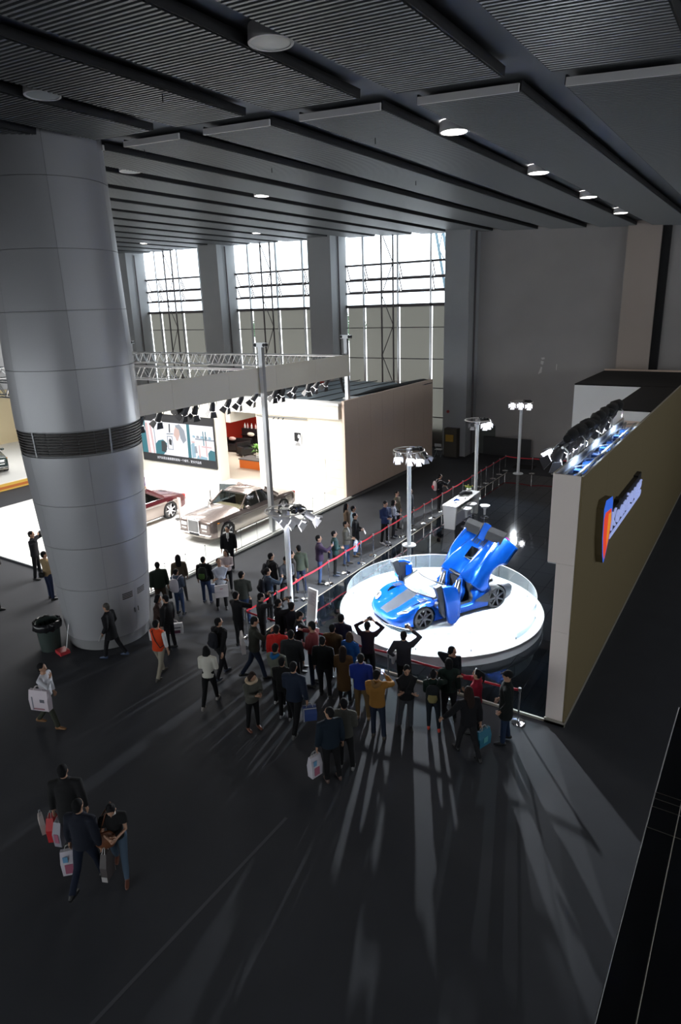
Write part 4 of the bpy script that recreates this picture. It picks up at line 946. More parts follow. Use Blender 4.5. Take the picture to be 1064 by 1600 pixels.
# dark-roofed white volumes further back inside the stand
rb = thing('stand_back_room', (-7.5, 31.4, 0), 0, 'white back room of the stand with a flat black roof', 'room')
MB().box(-7.5, -2.9, 31.4, 31.46, 0.06, 5.36).build('front_wall', M_white, rb, world=True); MB().box(-7.5, -7.44, 31.46, 37.6, 0.0, 5.36).build('side_wall', M_white, rb, world=True)
MB().box(-7.5, -2.9, 31.4, 37.7, 5.36, 5.42).build('roof', M_blackm, rb, world=True)
MB().box(-7.5, -2.9, 37.7, 37.8, 5.30, 5.50).build('roof_edge', M_brown, rb, world=True)
rc = thing('stand_canopy', (-4.6, 24.5, 5.0), 0, 'black-topped canopy with a thin white front edge behind the stand lamps', 'canopy')
MB().box(-4.6, -2.9, 24.5, 31.38, 5.36, 5.41).build('roof', M_blackm, rc, world=True); MB().box(-4.6, -2.9, 24.5, 24.54, 5.02, 5.36).build('front_edge', M_white, rc, world=True)
MB().box(-4.6, -4.56, 24.54, 31.38, 5.02, 5.36).build('side_edge', M_white, rc, world=True); MB().box(-4.3, -2.9, 26.0, 26.1, .06, 5.0).build('recess_wall', M_brown, rc, world=True)
MB().box(-3.2, -2.9, 24.5, 24.6, .06, 5.02).build('post', M_brown, rc, world=True)

# lamps along the hollow top, aimed at the car
rnd = random.Random(5); lk = None
rail = tag(MB().cyl((-3.5, 14.0, 6.15), (-3.5, 20.2, 6.15), .03, n=8).build('lamp_bar', M_steel), 'steel bar on brackets holding the row of lamps over the stand wall', 'bar')
for k in range(5): MB().tube([(-3.4, 14.1+k*1.5, 5.8), (-3.4, 14.1+k*1.5, 6.05), (-3.5, 14.1+k*1.5, 6.15)], .02, 5).build('bracket', M_steel, rail)
for k in range(10):
    y = 14.3 + k*.62
    lb_ = 'black spotlight over the stand wall top, %s from the near end' % ORD[k]
    lk = make_lamp('stand_spotlight', M_bodyl, M_lens, 1.25, lb_, 'spotlights over the stand wall', doors=(k % 3 == 0)) if lk is None else copy_tree(lk)
    lk['label'] = lb_; lk.location = (-3.5 - rnd.uniform(0,.1), y, 6.12 + rnd.uniform(-.04,.04)); aim(lk, (-7.5 + rnd.uniform(-1,1), 16.7 + rnd.uniform(-1,1), .8))
MB().tube([(-3.52+.05*math.sin(k*1.7), 14.4+k*.29, 6.26+.05*math.sin(k*2.1)) for k in range(20)], [.09+.06*abs(math.sin(k*1.3)) for k in range(20)], 8).build('wrapped_cables', M_blackm, rail, 60)
for k in range(8): MB().ball((-3.46+.04*math.sin(k*4.), 14.6+k*.72+.12*math.sin(k*2.7), 6.30+.03*math.cos(k*3.1)), .14, .20+.10*abs(math.sin(k*1.9)), .09+.04*abs(math.cos(k*2.3)), 10, 7).build('lamp_cover', M_blackm, rail, 60)
for k in range(3): spot('stand_beam', (-3.85, 14.8 + k*2.1, 5.95), (-7.5, 16.4 + .3*k, .6), 10000, 62, (.86, .94, 1.0), .10, .7)
for k in range(3): spot('hollow_beam', (-3.14, 14.6+k*2.1, 6.05), (-3.12, 14.6+k*2.1, 4.0), 55, 150, (.55, .72, 1.0))

# ================================================================== RING-TOPPED LIGHT MASTS
def ring_mast(x, y, z, lamps, label, which, beams):
    t = thing('light_mast', (x, y, .06), 0, label, 'light mast', 'ring-topped light masts'); h = z - .06
    MB().lathe([(.001,.03),(.26,.03),(.28,.0)], n=24).build('base_plate', M_pole, t)
    MB().cyl((0,0,.03), (0,0,h-.15), .08, n=16).build('pole', M_pole, t, 40)
    MB().lathe([(.001,h+.05),(.11,h+.05),(.11,h-.22),(.001,h-.22)], n=16).build('hub', M_steel, t, 40)
    MB().tube([(.58*math.cos(2*PI*k/36), .58*math.sin(2*PI*k/36), h) for k in range(36)], .022, 8, closed=True).build('ring', mat('ring_paint', (.75,.72,.70), .4), t, 60)
    for k in range(4): a = k*PI/2+.4; MB().cyl((0,0,h), (.58*math.cos(a), .58*math.sin(a), h), .016, n=6).build('spoke', M_steel, t)
    rnd = random.Random(int(x*31))
    b = MB()
    for k in range(7):
        a0 = rnd.uniform(-.6, 1.4); b.tube([(.15*math.cos(a0), .15*math.sin(a0), h+.02), (.35*math.cos(a0+.3), .35*math.sin(a0+.3), h+.10*rnd.random()), (.56*math.cos(a0+.5), .56*math.sin(a0+.5), h+.02)], .018, 5)
    for k in range(5): a0 = rnd.uniform(-.5, 1.5); q = .2+.3*rnd.random(); b.cbox((q*math.cos(a0), q*math.sin(a0), h+.05), (.12,.09,.08))
    o = b.build('cable_tangle', M_black, t); o['kind'] = 'stuff'
    first = None
    for k, (a, rr, tx, ty, tz, on) in enumerate(lamps):
        a = R(a); lb_ = ('lit barn-door spotlight' if on else 'black unlit spotlight') + ' on the ' + which + ', %s counted clockwise' % ORD[len(lamps)-1-k]
        L_ = make_lamp('ring_spotlight', M_barn_lit if on else M_bodyl, M_lens if on else M_black, .95, lb_, 'spotlights on the ' + which + (' lit' if on else ' unlit'))
        L_.location = (x + rr*math.cos(a), y + rr*math.sin(a), z - .04); aim(L_, (tx, ty, tz))
    for (tx, ty, tz, pw_) in beams:
        d = (Vector((tx, ty, tz)) - Vector((x, y, z))).normalized(); spot('mast_beam', (x + d.x*.75, y + d.y*.75, z - .42), (tx, ty, tz), pw_, 66, (.88, .94, 1.0), .09, .6)
ring_mast(-11.02, 13.86, 3.7, [(200,.5,-7.3,15.5,.5,1),(240,.45,-7.8,16,.5,1),(280,.4,-7.3,16.3,.5,1),(320,.5,-7,16.2,.5,1),(20,.55,-7.2,16.6,.5,1),(90,.45,-7.6,17,.5,0)], 'white light mast with a ring of lamps standing among the crowd', 'mast among the crowd', [(-7.8,16.2,.5,4500)])
ring_mast(-11.07, 21.62, 3.9, [(225,.5,-7.8,16.5,.5,1),(290,.35,-7.4,17,.5,1),(330,.52,-7,17,.5,1),(20,.5,-6,19,.5,0),(180,.45,-9,17,.5,0)], 'white light mast with a ring of lamps behind the far left of the turntable', 'mast behind the turntable', [(-7.6,17.0,.5,10000)])
ring_mast(-11.17, 28.81, 3.9, [(250,.3,-8,18,.5,0),(-20,.5,-7.5,17.5,.5,1),(10,.55,-7,17.5,.5,1)], 'white light mast with a ring of lamps rising behind the white counter', 'mast behind the counter', [(-7.4,17.2,.5,9000)])
ring_mast(-10.89, 34.37, 4.0, [(220,.45,-7.6,17,.5,1),(290,.2,-7.4,17,.5,1),(340,.55,-7.2,17,.5,1)], 'farthest white light mast with a ring of lamps by the back wall', 'farthest mast', [(-7.4,17.0,.5,6500)])

# ================================================================== ROPE BARRIERS
def post_at(x, y, tall=.87):
    t = thing('rope_post', (x, y, .0), 0, 'chrome barrier post on a round base carrying the red belt', 'barrier post', 'chrome posts of the red belt barrier')
    MB().lathe([(.001,.045),(.04,.04),(.155,.018),(.165,0)], n=24).build('base', M_chrome, t, 40); MB().cyl((0,0,.03), (0,0,tall), .022, n=10).build('pole', M_chrome, t, 40)
    MB().cyl((0,0,tall-.07), (0,0,tall+.02), .034, n=12).build('belt_head', M_steel, t, 40); return t
left = [12.74, 14.2, 15.62, 17.05, 18.15, 19.2, 20.1, 21.3, 22.5, 23.5, 24.5, 25.3, 26.4, 27.6, 28.8, 30.0, 31.2, 31.95, 33.0, 34.0, 34.95]
pp = None; P3 = [(-11.82, y) for y in left] + [(-10.3, 34.95), (-9.2, 35.3), (-8.0, 35.3)]
front = [(-10.3, 12.72), (-8.8, 12.72), (-7.1, 12.72), (-5.4, 12.72), (-3.75, 12.74)]
ORD2 = ORD + ['twenty-fifth']
for k, (x, y) in enumerate(P3 + front):
    lb_ = ('chrome barrier post of the aisle line, %s counted from the crowd corner' % ORD[k]) if k < len(P3) else ('chrome barrier post before the turntable, %s counted from the text panel' % ORD[k-len(P3)])
    if pp is None: pp = post_at(x, y); pp['label'] = lb_
    else: pp = dup(pp, (x, y, 0), 0, lb_)
def belt(a, b, label):
    m = ((a[0]+b[0])/2, (a[1]+b[1])/2); o = MB(); dx, dy = b[0]-a[0], b[1]-a[1]; L_ = math.hypot(dx, dy); ux, uy = dx/L_, dy/L_; nx, ny = -uy*.004, ux*.004
    n_ = 6; rr = []
    for k in range(n_+1):
        t = k/n_; x = a[0]+ux*.035+(dx-ux*.07)*t; y = a[1]+uy*.035+(dy-uy*.07)*t; z = .83 - .10*t*(1-t)*4*min(1, L_/1.5)*.35
        rr.append([(x+nx,y+ny,z-.028),(x-nx,y-ny,z-.028),(x-nx,y-ny,z+.028),(x+nx,y+ny,z+.028)])
    q = o.rings(rr).build('barrier_belt', M_red); tag(q, label, 'belt', 'red belts of the barrier')
seq = P3; 
for k, (a, b) in enumerate(zip(seq, seq[1:])): belt(a, b, 'red belt span of the aisle barrier, %s counted from the crowd corner' % ORD[k])
fs = [(-11.82, 12.74)] + front
for k, (a, b) in enumerate(zip(fs, fs[1:])): belt(a, b, 'red belt span before the turntable, %s counted from the text panel' % ORD[k])

# ================================================================== COUNTER, STOOLS AND SMALL THINGS
dk = thing('white_counter', (-10.45, 25.3, .06), 0, 'white lacquered reception counter with tapering ends on the black floor', 'counter')
MB().prism([(-.22,0),(.24,0),(.31,.98),(-.31,.98)], 'y', -1.22, -1.12).build('end_panel', M_white, dk); MB().prism([(-.22,0),(.24,0),(.31,.98),(-.31,.98)], 'y', 1.30, 1.40).build('end_panel', M_white, dk)
MB().box(-.32, .32, -1.25, 1.43, .98, 1.03).build('worktop', M_white, dk); MB().prism([(-.23,0),(-.16,0),(-.22,.98),(-.30,.98)], 'y', -1.12, 1.30).build('front_panel', M_white, dk)
MB().box(-.16, .10, -1.12, 1.30, .02, .72).build('drawer_block', mat('counter_grey', (.45,.45,.52), .5), dk); MB().box(-.2, .28, -1.12, 1.30, .70, .72).build('shelf', M_white, dk)
def stool(x, y, label):
    t = thing('bar_stool', (x, y, .06), 0, label, 'stool', 'white bar stools')
    MB().lathe([(.001,.03),(.05,.035),(.2,.015),(.215,0)], n=24).build('base', M_chrome, t, 40); MB().cyl((0,0,.03), (0,0,.45), .03, n=12).build('column', M_chrome, t, 40); MB().tube([(0,0,.42),(0,0,.62),(0,0,.74)], [.045,.05,.07], 12).build('gas_lift_cover', M_white, t, 40)
    MB().lathe([(.001,.745),(.15,.745),(.20,.80),(.215,.84),(.20,.83),(.13,.79),(.001,.785)], n=28).build('seat', M_white, t, 50)
    MB().tube([(.16*math.cos(2*PI*k/16), .16*math.sin(2*PI*k/16), .30) for k in range(16)], .012, 6, closed=True).build('footrest', M_chrome, t, 60)
stool(-9.95, 24.70, 'white bar stool nearest the front end of the white counter'); stool(-10.0, 25.42, 'white bar stool tucked at the middle of the white counter'); stool(-9.41, 25.42, 'white bar stool standing farthest right of the white counter')
tag(MB().tube([(-.12,-.05,0),(-.03,.04,.05),(.1,.02,.03)], [.04,.06,.03], 8).build('blue_pouch', mat('pouch_blue', (.02,.10,.45), .6), None, 60, loc=(-10.4, 24.75, 1.14)), 'small crumpled blue pouch lying on the white counter', 'pouch')
tag(MB().tube([(-.25,-.2,0),(-.1,-.02,.06),(.05,.1,.03),(.2,.16,.05)], [.07,.10,.09,.06], 8).build('black_jacket', M_blackm, None, 60, loc=(-10.42, 25.85, 1.15)), 'black jacket dropped across the white counter', 'jacket')
tag(MB().lathe([(.001,0),(.03,0),(.036,.11),(.032,.11),(.028,.01),(.001,.01)], (0,0), 14).build('paper_cup', M_white, None, 40, loc=(-10.27, 25.35, 1.09)), 'small white paper cup on the edge of the white counter', 'cup')
tag(MB().box(-.15,.15,-.11,.11,0,.015).build('white_brochure', M_white, loc=(-10.45, 26.35, 1.092)), 'white brochure at the far end of the white counter', 'brochure')
fp = thing('flower_bowl', (-10.62, 26.6, 1.09), 0, 'low bowl of green and yellow flowers on the far end of the white counter', 'plant')
MB().lathe([(.001,0),(.08,0),(.12,.09),(.10,.09),(.001,.03)], n=16).build('bowl', M_white, fp, 40); rnd = random.Random(9)
for k in range(26):
    a = rnd.uniform(0, 2*PI); q = rnd.uniform(.1, .32); MB().quad((0,0,.08), (q*.5*math.cos(a-.25), q*.5*math.sin(a-.25), .22), (q*math.cos(a), q*math.sin(a), .16+.1*rnd.random()), (q*.5*math.cos(a+.25), q*.5*math.sin(a+.25), .2)).build('leaf', M_fern, fp, fix=False)
for k in range(7): a = rnd.uniform(0, 2*PI); MB().ball((.15*math.cos(a), .15*math.sin(a), .22), .03, n=6, m=4).build('blossom', mat('yellow_bloom', (.6,.42,.08), .7), fp)
# leaning text panel at the corner
ss = thing('text_stand', (-10.43, 13.98, .06), R(-12), 'slim white upright text panel at the corner of the black floor', 'sign')
MB().box(-.22,.22,-.12,.16,0,.02).build('foot', M_steel, ss); MB().prism([(0,.02),(.05,.02),(.20,1.22),(.15,1.22)], 'x', -.19, .19).build('panel', M_white, ss)
T = Matrix.Translation((0, -.004, .02)) @ Matrix.Rotation(-math.atan2(.15, 1.2), 4, 'X')
b = MB(); 
for k in range(11): b.box(-.15, .13 - .05*(k % 3), -.003, 0, .74+k*.036, .748+k*.036)
b.xf(T).build('text_lines', mat('grey_ink', (.25,.25,.28), .8), ss)
# right-hand and back bits
tag(MB().box(-1.5, 1.5, 0, .05, 0, 1.12).build('dark_board', mat('charcoal_board', (.045,.045,.047), .8), None, loc=(-13.0, 38.5, 0)), 'wide charcoal board leaning against the back wall', 'board')
tag(MB().box(-.62, .62, 0, .05, 0, 1.8).build('grey_green_board', mat('dull_green_board', (.10,.11,.10), .8), None, loc=(-14.45, 38.62, 0)), 'tall dull green board beside the white corner pier', 'board')
tag(MB().box(-.6, .6, -.5, .5, 0, .012).build('black_mat', M_blackm, None, loc=(-11.1, 36.2, .0)), 'square black mat on the carpet near the farthest light mast', 'mat')
cbn = thing('utility_cabinet', (-15.95, 36.95, 0), 0, 'dark wooden cabinet standing against the corner pier', 'cabinet')
MB().box(-.42, .42, -.25, .22, 0, 1.78).build('body', mat('brown_ply', (.07,.06,.05), .8), cbn); MB().box(-.38, .38, -.27, -.25, .05, 1.72).build('door', mat('brown_ply2', (.09,.08,.065), .8), cbn)
yb = MB().box(-.28, .22, -.08, 0, 0, .42).build('yellow_notice_box', mat('ochre_box', (.45,.27,.04), .7), None, loc=(-15.95, 36.67, 1.0)); tag(yb, 'yellow box fixed to the front of the dark cabinet', 'box')
tag(MB().lathe([(.001,0),(.09,0),(.09,.05),(.001,.05)], n=16).xf(Matrix.Rotation(R(90),4,'X')).build('alarm_bell', mat('alarm_red', (.35,.03,.03), .4), None, 40, loc=(-16.35, 37.2, 2.75)), 'small red alarm bell on the corner pier', 'alarm')
chm = thing('folding_chair', (-17.05+.35, 36.7, 0), 0, 'pale folding chair at the far end of the brown wall', 'chair')
for s in (-.2, .2):
    MB().cyl((s,.2,0), (s,-.16,.82), .014, n=6).build('leg', M_alu, chm); MB().cyl((s,-.24,0), (s,.2,.46), .014, n=6).build('leg', M_alu, chm)
MB().box(-.22,.22,-.22,.2,.43,.46).build('seat', M_whitem, chm); MB().box(-.22,.22,-.19,-.15,.64,.82).build('backrest', M_whitem, chm)
# bin with bag, dustpan
bi = thing('waste_bin', (-16.37, 9.40, 0), 0, 'dark green waste bin lined with a black bag beside the column', 'bin')
MB().lathe([(.001,0),(.27,0),(.33,.86),(.30,.86),(.25,.03),(.001,.03)], n=24).build('drum', mat('bin_green', (.03,.045,.04), .5), bi, 40)
rnd = random.Random(4); prof_ = []
b = MB(); rings_ = []
for (rr, z) in ((.27,.55),(.31,.80),(.33,.90),(.37,.88),(.385,.78),(.38,.68),(.365,.66)): rings_.append([(rr*(1+.06*math.sin(k*3.1+z*9)+rnd.uniform(-.03,.03))*math.cos(2*PI*k/28), rr*(1+.06*math.sin(k*3.1+z*9)+rnd.uniform(-.03,.03))*math.sin(2*PI*k/28), z+rnd.uniform(-.02,.02)) for k in range(28)])
b.rings(rings_, cap=False).build('liner_bag', mat('bin_bag', (.012,.012,.014), .22), bi, 60, fix=False)
dp = thing('dustpan', (-15.83, 9.40, 0), R(-10), 'red dustpan with a long pole leaning on the column base', 'dustpan')
MB().prism([(-.18,0),(.18,0),(.16,.10),(-.16,.10)], 'y', -.14, .14).build('pan', mat('pan_red', (.45,.02,.03), .5), dp); MB().cyl((0,.12,.08), (-.02,.30,.78), .012, n=6).build('pole', M_steel, dp)

# ================================================================== UPPER LANDING EDGE AT THE LOWER RIGHT
ml = thing('landing_edge', (0, 0, 7.5), 0, 'steel-trimmed dark edge of the upper landing at the lower right', 'landing')
xe = lambda y: -.147 + .006*max(0, y-1.4)**2
ys = [-1.0 + .2*k for k in range(20)]
b = MB(); b.rings([[(xe(y), y, 0), (3.0, y, 0), (3.0, y, -.35), (xe(y)+.02, y, -.35)] for y in ys]).build('slab', mat('landing_dark', (.025,.027,.032), .25), ml)
MB().tube([(xe(y), y, .0) for y in ys], .0022, 5).build('edge_trim', M_steel, ml)
MB().tube([(xe(y)+.085, y, .002) for y in ys], .0018, 5).build('inlay_trim', M_edge, ml)
for y in (2.20, 2.165, 2.12, 2.01): MB().box(xe(y), .3, y, y+.003, .001, .002).build('reflection_line', M_edge, ml)  # thin strips drawn for faint reflections on the landing

# ================================================================== PEOPLE
M_skin = mat('skin', (0.36, 0.20, 0.13), .6)
M_eye = mat('eye_dark', (0.02, 0.015, 0.012), .3); M_lip = mat('lips', (0.25, 0.09, 0.07), .6)
def cloth(c, rough=.9):
    k = 'cloth_%d_%d_%d' % tuple(int(v*1000) for v in c)
    return mat(k, c, rough, bump=(55, .25), spec=.2)
def ik(a, t, l1, l2, pole):
    a, t = Vector(a), Vector(t); d = t - a; L = min(d.length, (l1+l2)*.995); u = d.normalized(); t = a + u*L
    x = (l1*l1 - l2*l2 + L*L)/(2*L); h = math.sqrt(max(0, l1*l1 - x*x)); p = Vector(pole); p = p - u*p.dot(u); p = p.normalized() if p.length > 1e-5 else u.orthogonal()
    return a + u*x + p*h, t
POSES = {   # hand targets (left, right) in body space for a 1.72 m figure, and elbow poles
 'down': ((-.27,.05,.82), (.27,.05,.82)), 'walk': ((-.27,.20,.88), (.27,-.20,.86)), 'walkb': ((-.27,-.18,.86), (.27,.2,.88)),
 'pockets': ((-.24,.10,.92), (.24,.14,.92)), 'carry': ((-.29,.04,.76), (.29,.04,.76)), 'carry1': ((-.12,.24,1.0), (.30,.02,.78)),
 'phone': ((-.06,.32,1.20), (.08,.31,1.20)), 'hold': ((-.05,.26,1.12), (.13,.40,1.36)), 'fold': ((-.07,.24,1.06), (.08,.23,1.08)), 'crossed': ((.12,.20,1.13), (-.10,.23,1.10)),
 'photo': ((-.14,.24,1.60), (.13,.25,1.62)), 'photo1': ((-.26,.02,1.02), (.15,.20,1.68)), 'chin': ((-.26,.05,.85), (.08,.20,1.42)), 'sunshade': ((-.02,.24,1.08), (.20,.14,1.63)), 'reach': ((-.50,.22,.98), (.27,-.05,.82))}
LEGS = {'stand': ((2,2,-2), (-2,3,4)), 'walk': ((20,6,0), (-16,14,0)), 'walk2': ((-15,20,0), (18,5,0))}   # thigh forward, knee bend, splay
def fingers(b, wrist, palm_end, nrm, curl, side):
    d = (palm_end - wrist).normalized(); s_ = d.cross(nrm).normalized()
    for k in range(4):
        ln = (.062, .072, .068, .052)[k]; base = palm_end + s_*((k-1.5)*.019) - d*.02
        p1 = base + d*(ln*.45+.02) - nrm*(ln*.18*curl); p2 = p1 + d*(ln*.4*(1-.4*curl)) - nrm*(ln*.45*curl)
        b.tube([base, p1, p2], [.0095, .009, .006], 5)
    tb = wrist + d*.03 - s_*.028*side; t1 = tb - s_*.028*side + d*.028 - nrm*.01; b.tube([tb, t1, t1 + d*.03 - nrm*.012], [.012, .0105, .007], 5)
def person(x, y, h, rz, sex, pose, legs, hd, top, bot, shoe, hair, ext, label, zb=0.0):
    s = h/1.72; fem = sex == 'w'
    t = thing('person', (x, y, zb), R(rz), label, 'person')
    rnd = random.Random(int(x*100)+int(y*37)); sw = .175 if fem else .195
    # legs
    LJ = []
    for k, (th, kn, sp) in enumerate(LEGS[legs]):
        sd = -1 if k == 0 else 1; hip = Vector((sd*.092, 0, .90)); a = R(th + rnd.uniform(-2,2)); sp_ = R(sp + (3 if legs == 'stand' else 1))*sd
        kd = Vector((math.sin(sp_)*.8, math.sin(a), -math.cos(a))).normalized(); kne = hip + kd*.42; a2 = a - R(kn); ad = Vector((math.sin(sp_)*.6, math.sin(a2), -math.cos(a2))).normalized(); ank = kne + ad*.405
        LJ.append((hip, kne, ank))
    dz = .075 - min(j[2].z for j in LJ)
    LJ = [tuple(p + Vector((0,0,dz)) for p in j) for j in LJ]; pz = .92 + dz
    lean = R(3 if legs != 'stand' else 0) + (R(6) if pose == 'phone' else 0)
    up_ = lambda z, yy=0.0, xx=0.0: Vector((xx, yy*math.cos(lean) + (z-pz)*math.sin(lean), pz + (z-pz)*math.cos(lean) - yy*math.sin(lean)))
    dzz = dz
    A = []
    for k, tg in enumerate(POSES[pose]):
        sd = -1 if k == 0 else 1; sh = up_(1.395+dzz, -.005, sd*sw)
        tg = up_(tg[2]+dzz, tg[1], tg[0]); high = tg.z > 1.35
        el, wr = ik(sh, tg, .285, .255, ((sd*1.0, -.2, -.6) if high else (sd*.42, -.35, -1.0)) if tg.y > .15 else (sd*.5, -1, -.2)); A.append((sh, el, wr))
    tc, bc = cloth(top[1]), cloth(bot); sc_ = lambda b: b.xf(Matrix.Scale(s, 4))
    hp = R(hd[1]); hy_ = R(-hd[0])
    HM = Matrix.Translation(up_(1.50+dzz, -.005)) @ Matrix.Rotation(hy_, 4, 'Z') @ Matrix.Rotation(hp, 4, 'X')
    # body
    b = MB()
    tor = [(.88,.155,.095),(1.0,.135,.09),(1.15,.14,.095),(1.30,.165,.105),(1.40,.15,.085),(1.45,.075,.065),(1.50,.055,.06),(1.57,.05,.055)]
    b.tube([up_(z+dzz, 0) for z, *_ in tor], [(rx, ry) for _, rx, ry in tor], 12, up=(0,1,0))
    for sh, el, wr in A: b.tube([sh*.8+up_(1.38+dzz)*.2, sh, el, wr, wr+(wr-el).normalized()*.085], [.05,.048,.036,.026,(.040,.020)], 8)
    for hip, kn, ank in LJ: b.tube([hip+Vector((0,0,.05)), hip, kn, ank, ank+Vector((0,.06,-.04))], [.075,.078,.048,.034,.034], 8)
    hs = len(b.v)
    b.ball((0,.005,.125), .076, .093, .110, 14, 10); b.ball((0,.038,.055), .050, .050, .052, 10, 7); b.tube([(0,.092,.125),(0,.116,.098),(0,.095,.088)], [.012,.017,.010], 6)
    b.ball((0,-.012,.02), .048, .05, .08, 10, 6)
    for sd in (-1,1): b.ball((sd*.080,-.005,.115), .012, .022, .032, 8, 6)
    for k in range(hs, len(b.v)): b.v[k] = tuple(HM @ Vector(b.v[k]))
    sc_(b); me = remeshed(b, 'body', [M_skin, M_eye, M_lip], .0165, 1)
    eyes = [HM @ Vector((sd*.033, .092, .128)) * 1.0 for sd in (-1,1)]; lip = HM @ Vector((0, .092, .050))
    for p in me.polygons:
        c = p.center/s
        if any((c - e).length < .0155 for e in eyes): p.material_index = 1
        elif (c - lip).length < .018: p.material_index = 2
    # fingers, rooted in the palms, on the same mesh
    fb = MB()
    for k, (sh, el, wr) in enumerate(A):
        d = (wr - el).normalized(); side = -1 if k == 0 else 1; nr_ = Vector((side, 0, 0)) if abs(d.x) < .8 else Vector((0, 1, 0)); nr_ = (nr_ - d*nr_.dot(d)).normalized()
        fingers(fb, wr, wr + d*.095, nr_, .8 if pose not in ('down','walk') else .45, side)
    sc_(fb); import bmesh
    bm = bmesh.new(); bm.from_mesh(me); fm = fb.mesh('f', M_skin); bm.from_mesh(fm); bm.to_mesh(me); bm.free(); bpy.data.meshes.remove(fm); me.shade_smooth()
    inst('body', me, t)
    # top
    kind = top[0]; hem = {'jacket': .84, 'coat': .66, 'longcoat': .42, 'shirt': .88, 'tee': .88, 'vest': .86}[kind]; puff = {'jacket': .022, 'coat': .026, 'longcoat': .026, 'shirt': .008, 'tee': .006, 'vest': .014}[kind]
    b = MB(); wst = .13 if fem else .15
    st_ = [(hem,.17+puff,.125+puff),(max(hem+.06,.93),.165+puff,.120+puff),(1.04,wst+puff,.108+puff),(1.18,wst+.012+puff,.115+puff),(1.30,.172+puff,.122+puff),(1.385,.178+puff,.105+puff*.6),(1.44,.12+puff,.08),(1.475,.068,.068)]
    if fem: st_[4] = (1.28,.158+puff,.128+puff); st_[5] = (1.375,.165+puff,.10)
    b.tube([up_(z+dzz, 0) for z, *_ in st_], [(rx, ry) for _, rx, ry in st_], 16, up=(0,1,0))
    if kind in ('jacket','coat','longcoat'): b.tube([up_(1.455+dzz,-.01), up_(1.50+dzz,-.012)], [(.085,.078),(.072,.070)], 12, up=(0,1,0))
    sl = 1.0 if kind != 'tee' else .0
    for sh, el, wr in A:
        q = .012+puff*.6; i_ = up_(1.37+dzz)
        if kind == 'tee': b.tube([sh*.7+i_*.3, sh, sh.lerp(el, .6)], [.07,.068,.058+q], 10)
        elif kind == 'vest': b.tube([sh*.7+i_*.3, sh], [.07,.072], 10)
        else: b.tube([sh*.7+i_*.3, sh, el, el.lerp(wr,.92)], [.068+q*.4,.060+q,.046+q,.034+q*.8], 10)
    inst('top', remeshed(sc_(b), 'top', [tc], .022*s, 2), t)
    if kind in ('vest','tee') and kind == 'vest':
        for sh, el, wr in A: sc_(MB().tube([sh, sh.lerp(el,.3), el, el.lerp(wr,.5)], [.062,.062,.056,.048], 10)).build('sleeve', cloth((.55,.54,.55)), t, 60)
    # trousers and shoes
    b = MB(); b.tube([Vector((0,0,pz+.13)), Vector((0,0,pz+.02)), Vector((0,0,pz-.06))], [(.15,.105),(.168,.118),(.15,.10)], 14, up=(0,1,0))
    for hip, kn, ank in LJ: b.tube([hip+Vector((0,0,.04)), hip-Vector((0,0,.04)), hip.lerp(kn,.5), kn, kn.lerp(ank,.5), ank+Vector((0,-.005,.0))], [.088,.094,.083,.066,.060,(.056 if not fem else .046)], 10)
    inst('trousers', remeshed(sc_(b), 'trousers', [bc], .022*s, 2), t)
    for hip, kn, ank in LJ:
        lift = max(0, ank.z - .075); z0 = lift; a_ = ank
        S = MB().tube([(a_.x, a_.y-.085, z0+.045), (a_.x, a_.y-.06, z0+.05), (a_.x, a_.y+.02, z0+.05), (a_.x, a_.y+.10, z0+.035), (a_.x, a_.y+.165, z0+.026), (a_.x, a_.y+.185, z0+.022)], [(.018,.03),(.036,.045),(.040,.05),(.044,.035),(.036,.024),(.014,.012)], 10, up=(0,0,1))
        S.tube([(a_.x, a_.y-.015, z0+.05), (a_.x, a_.y-.01, z0+.12)], [.045,.042], 8)
        inst('shoe', remeshed(sc_(S), 'shoe', [mat('shoe_%d_%d' % (int(shoe[0]*1000), int(shoe[2]*1000)), shoe, .5)], .014, 1), t)
    # hair
    hk, hc = hair; hm = mat('hair_%d' % int(hc[0]*1000), hc, .85, spec=.15); b = MB()
    if hk == 'cap':
        b.ball((0,-.012,.150), .086, .103, .095, 14, 9); b.tube([(0,.07,.165),(0,.15,.150)], [(.075,.012),(.055,.006)], 10, up=(0,0,1)); hname = 'cap'
    elif hk == 'shaved': b.ball((0,-.010,.134), .079, .094, .104, 14, 9); hname = 'hair'
    else: b.ball((0,-.016,.146), .085, .102, .100, 14, 10); b.ball((0,-.045,.085), .070, .060, .070, 12, 8); hname = 'hair'
    if hk == 'long': b.tube([(0,-.05,.12),(0,-.085,0),(0,-.095,-.12),(0,-.10,-.22)], [(.085,.06),(.095,.05),(.095,.045),(.07,.03)], 12, up=(0,1,0)); 
    if hk in ('long','bob'):
        for sd in (-1,1): b.tube([(sd*.07,-.01,.16),(sd*.083,.0,.06),(sd*.078,.0,-.02 if hk == 'bob' else -.12)], [(.03,.045),(.022,.055),(.015,.035)], 8, up=(0,1,0))
    if hk == 'bob': b.tube([(0,-.05,.10),(0,-.075,.0),(0,-.07,-.03)], [(.085,.06),(.09,.045),(.08,.03)], 12, up=(0,1,0))
    if hk == 'ponytail': b.tube([(0,-.09,.19),(0,-.16,.14),(0,-.17,.02),(0,-.15,-.08)], [.03,.04,.035,.015], 10)
    if hk == 'bun': b.ball((0,-.04,.265), .045, .045, .04, 10, 7)
    for k in range(len(b.v)): b.v[k] = tuple(HM @ Vector(b.v[k]))
    inst(hname, remeshed(sc_(b), hname, [hm], .016, 2), t)
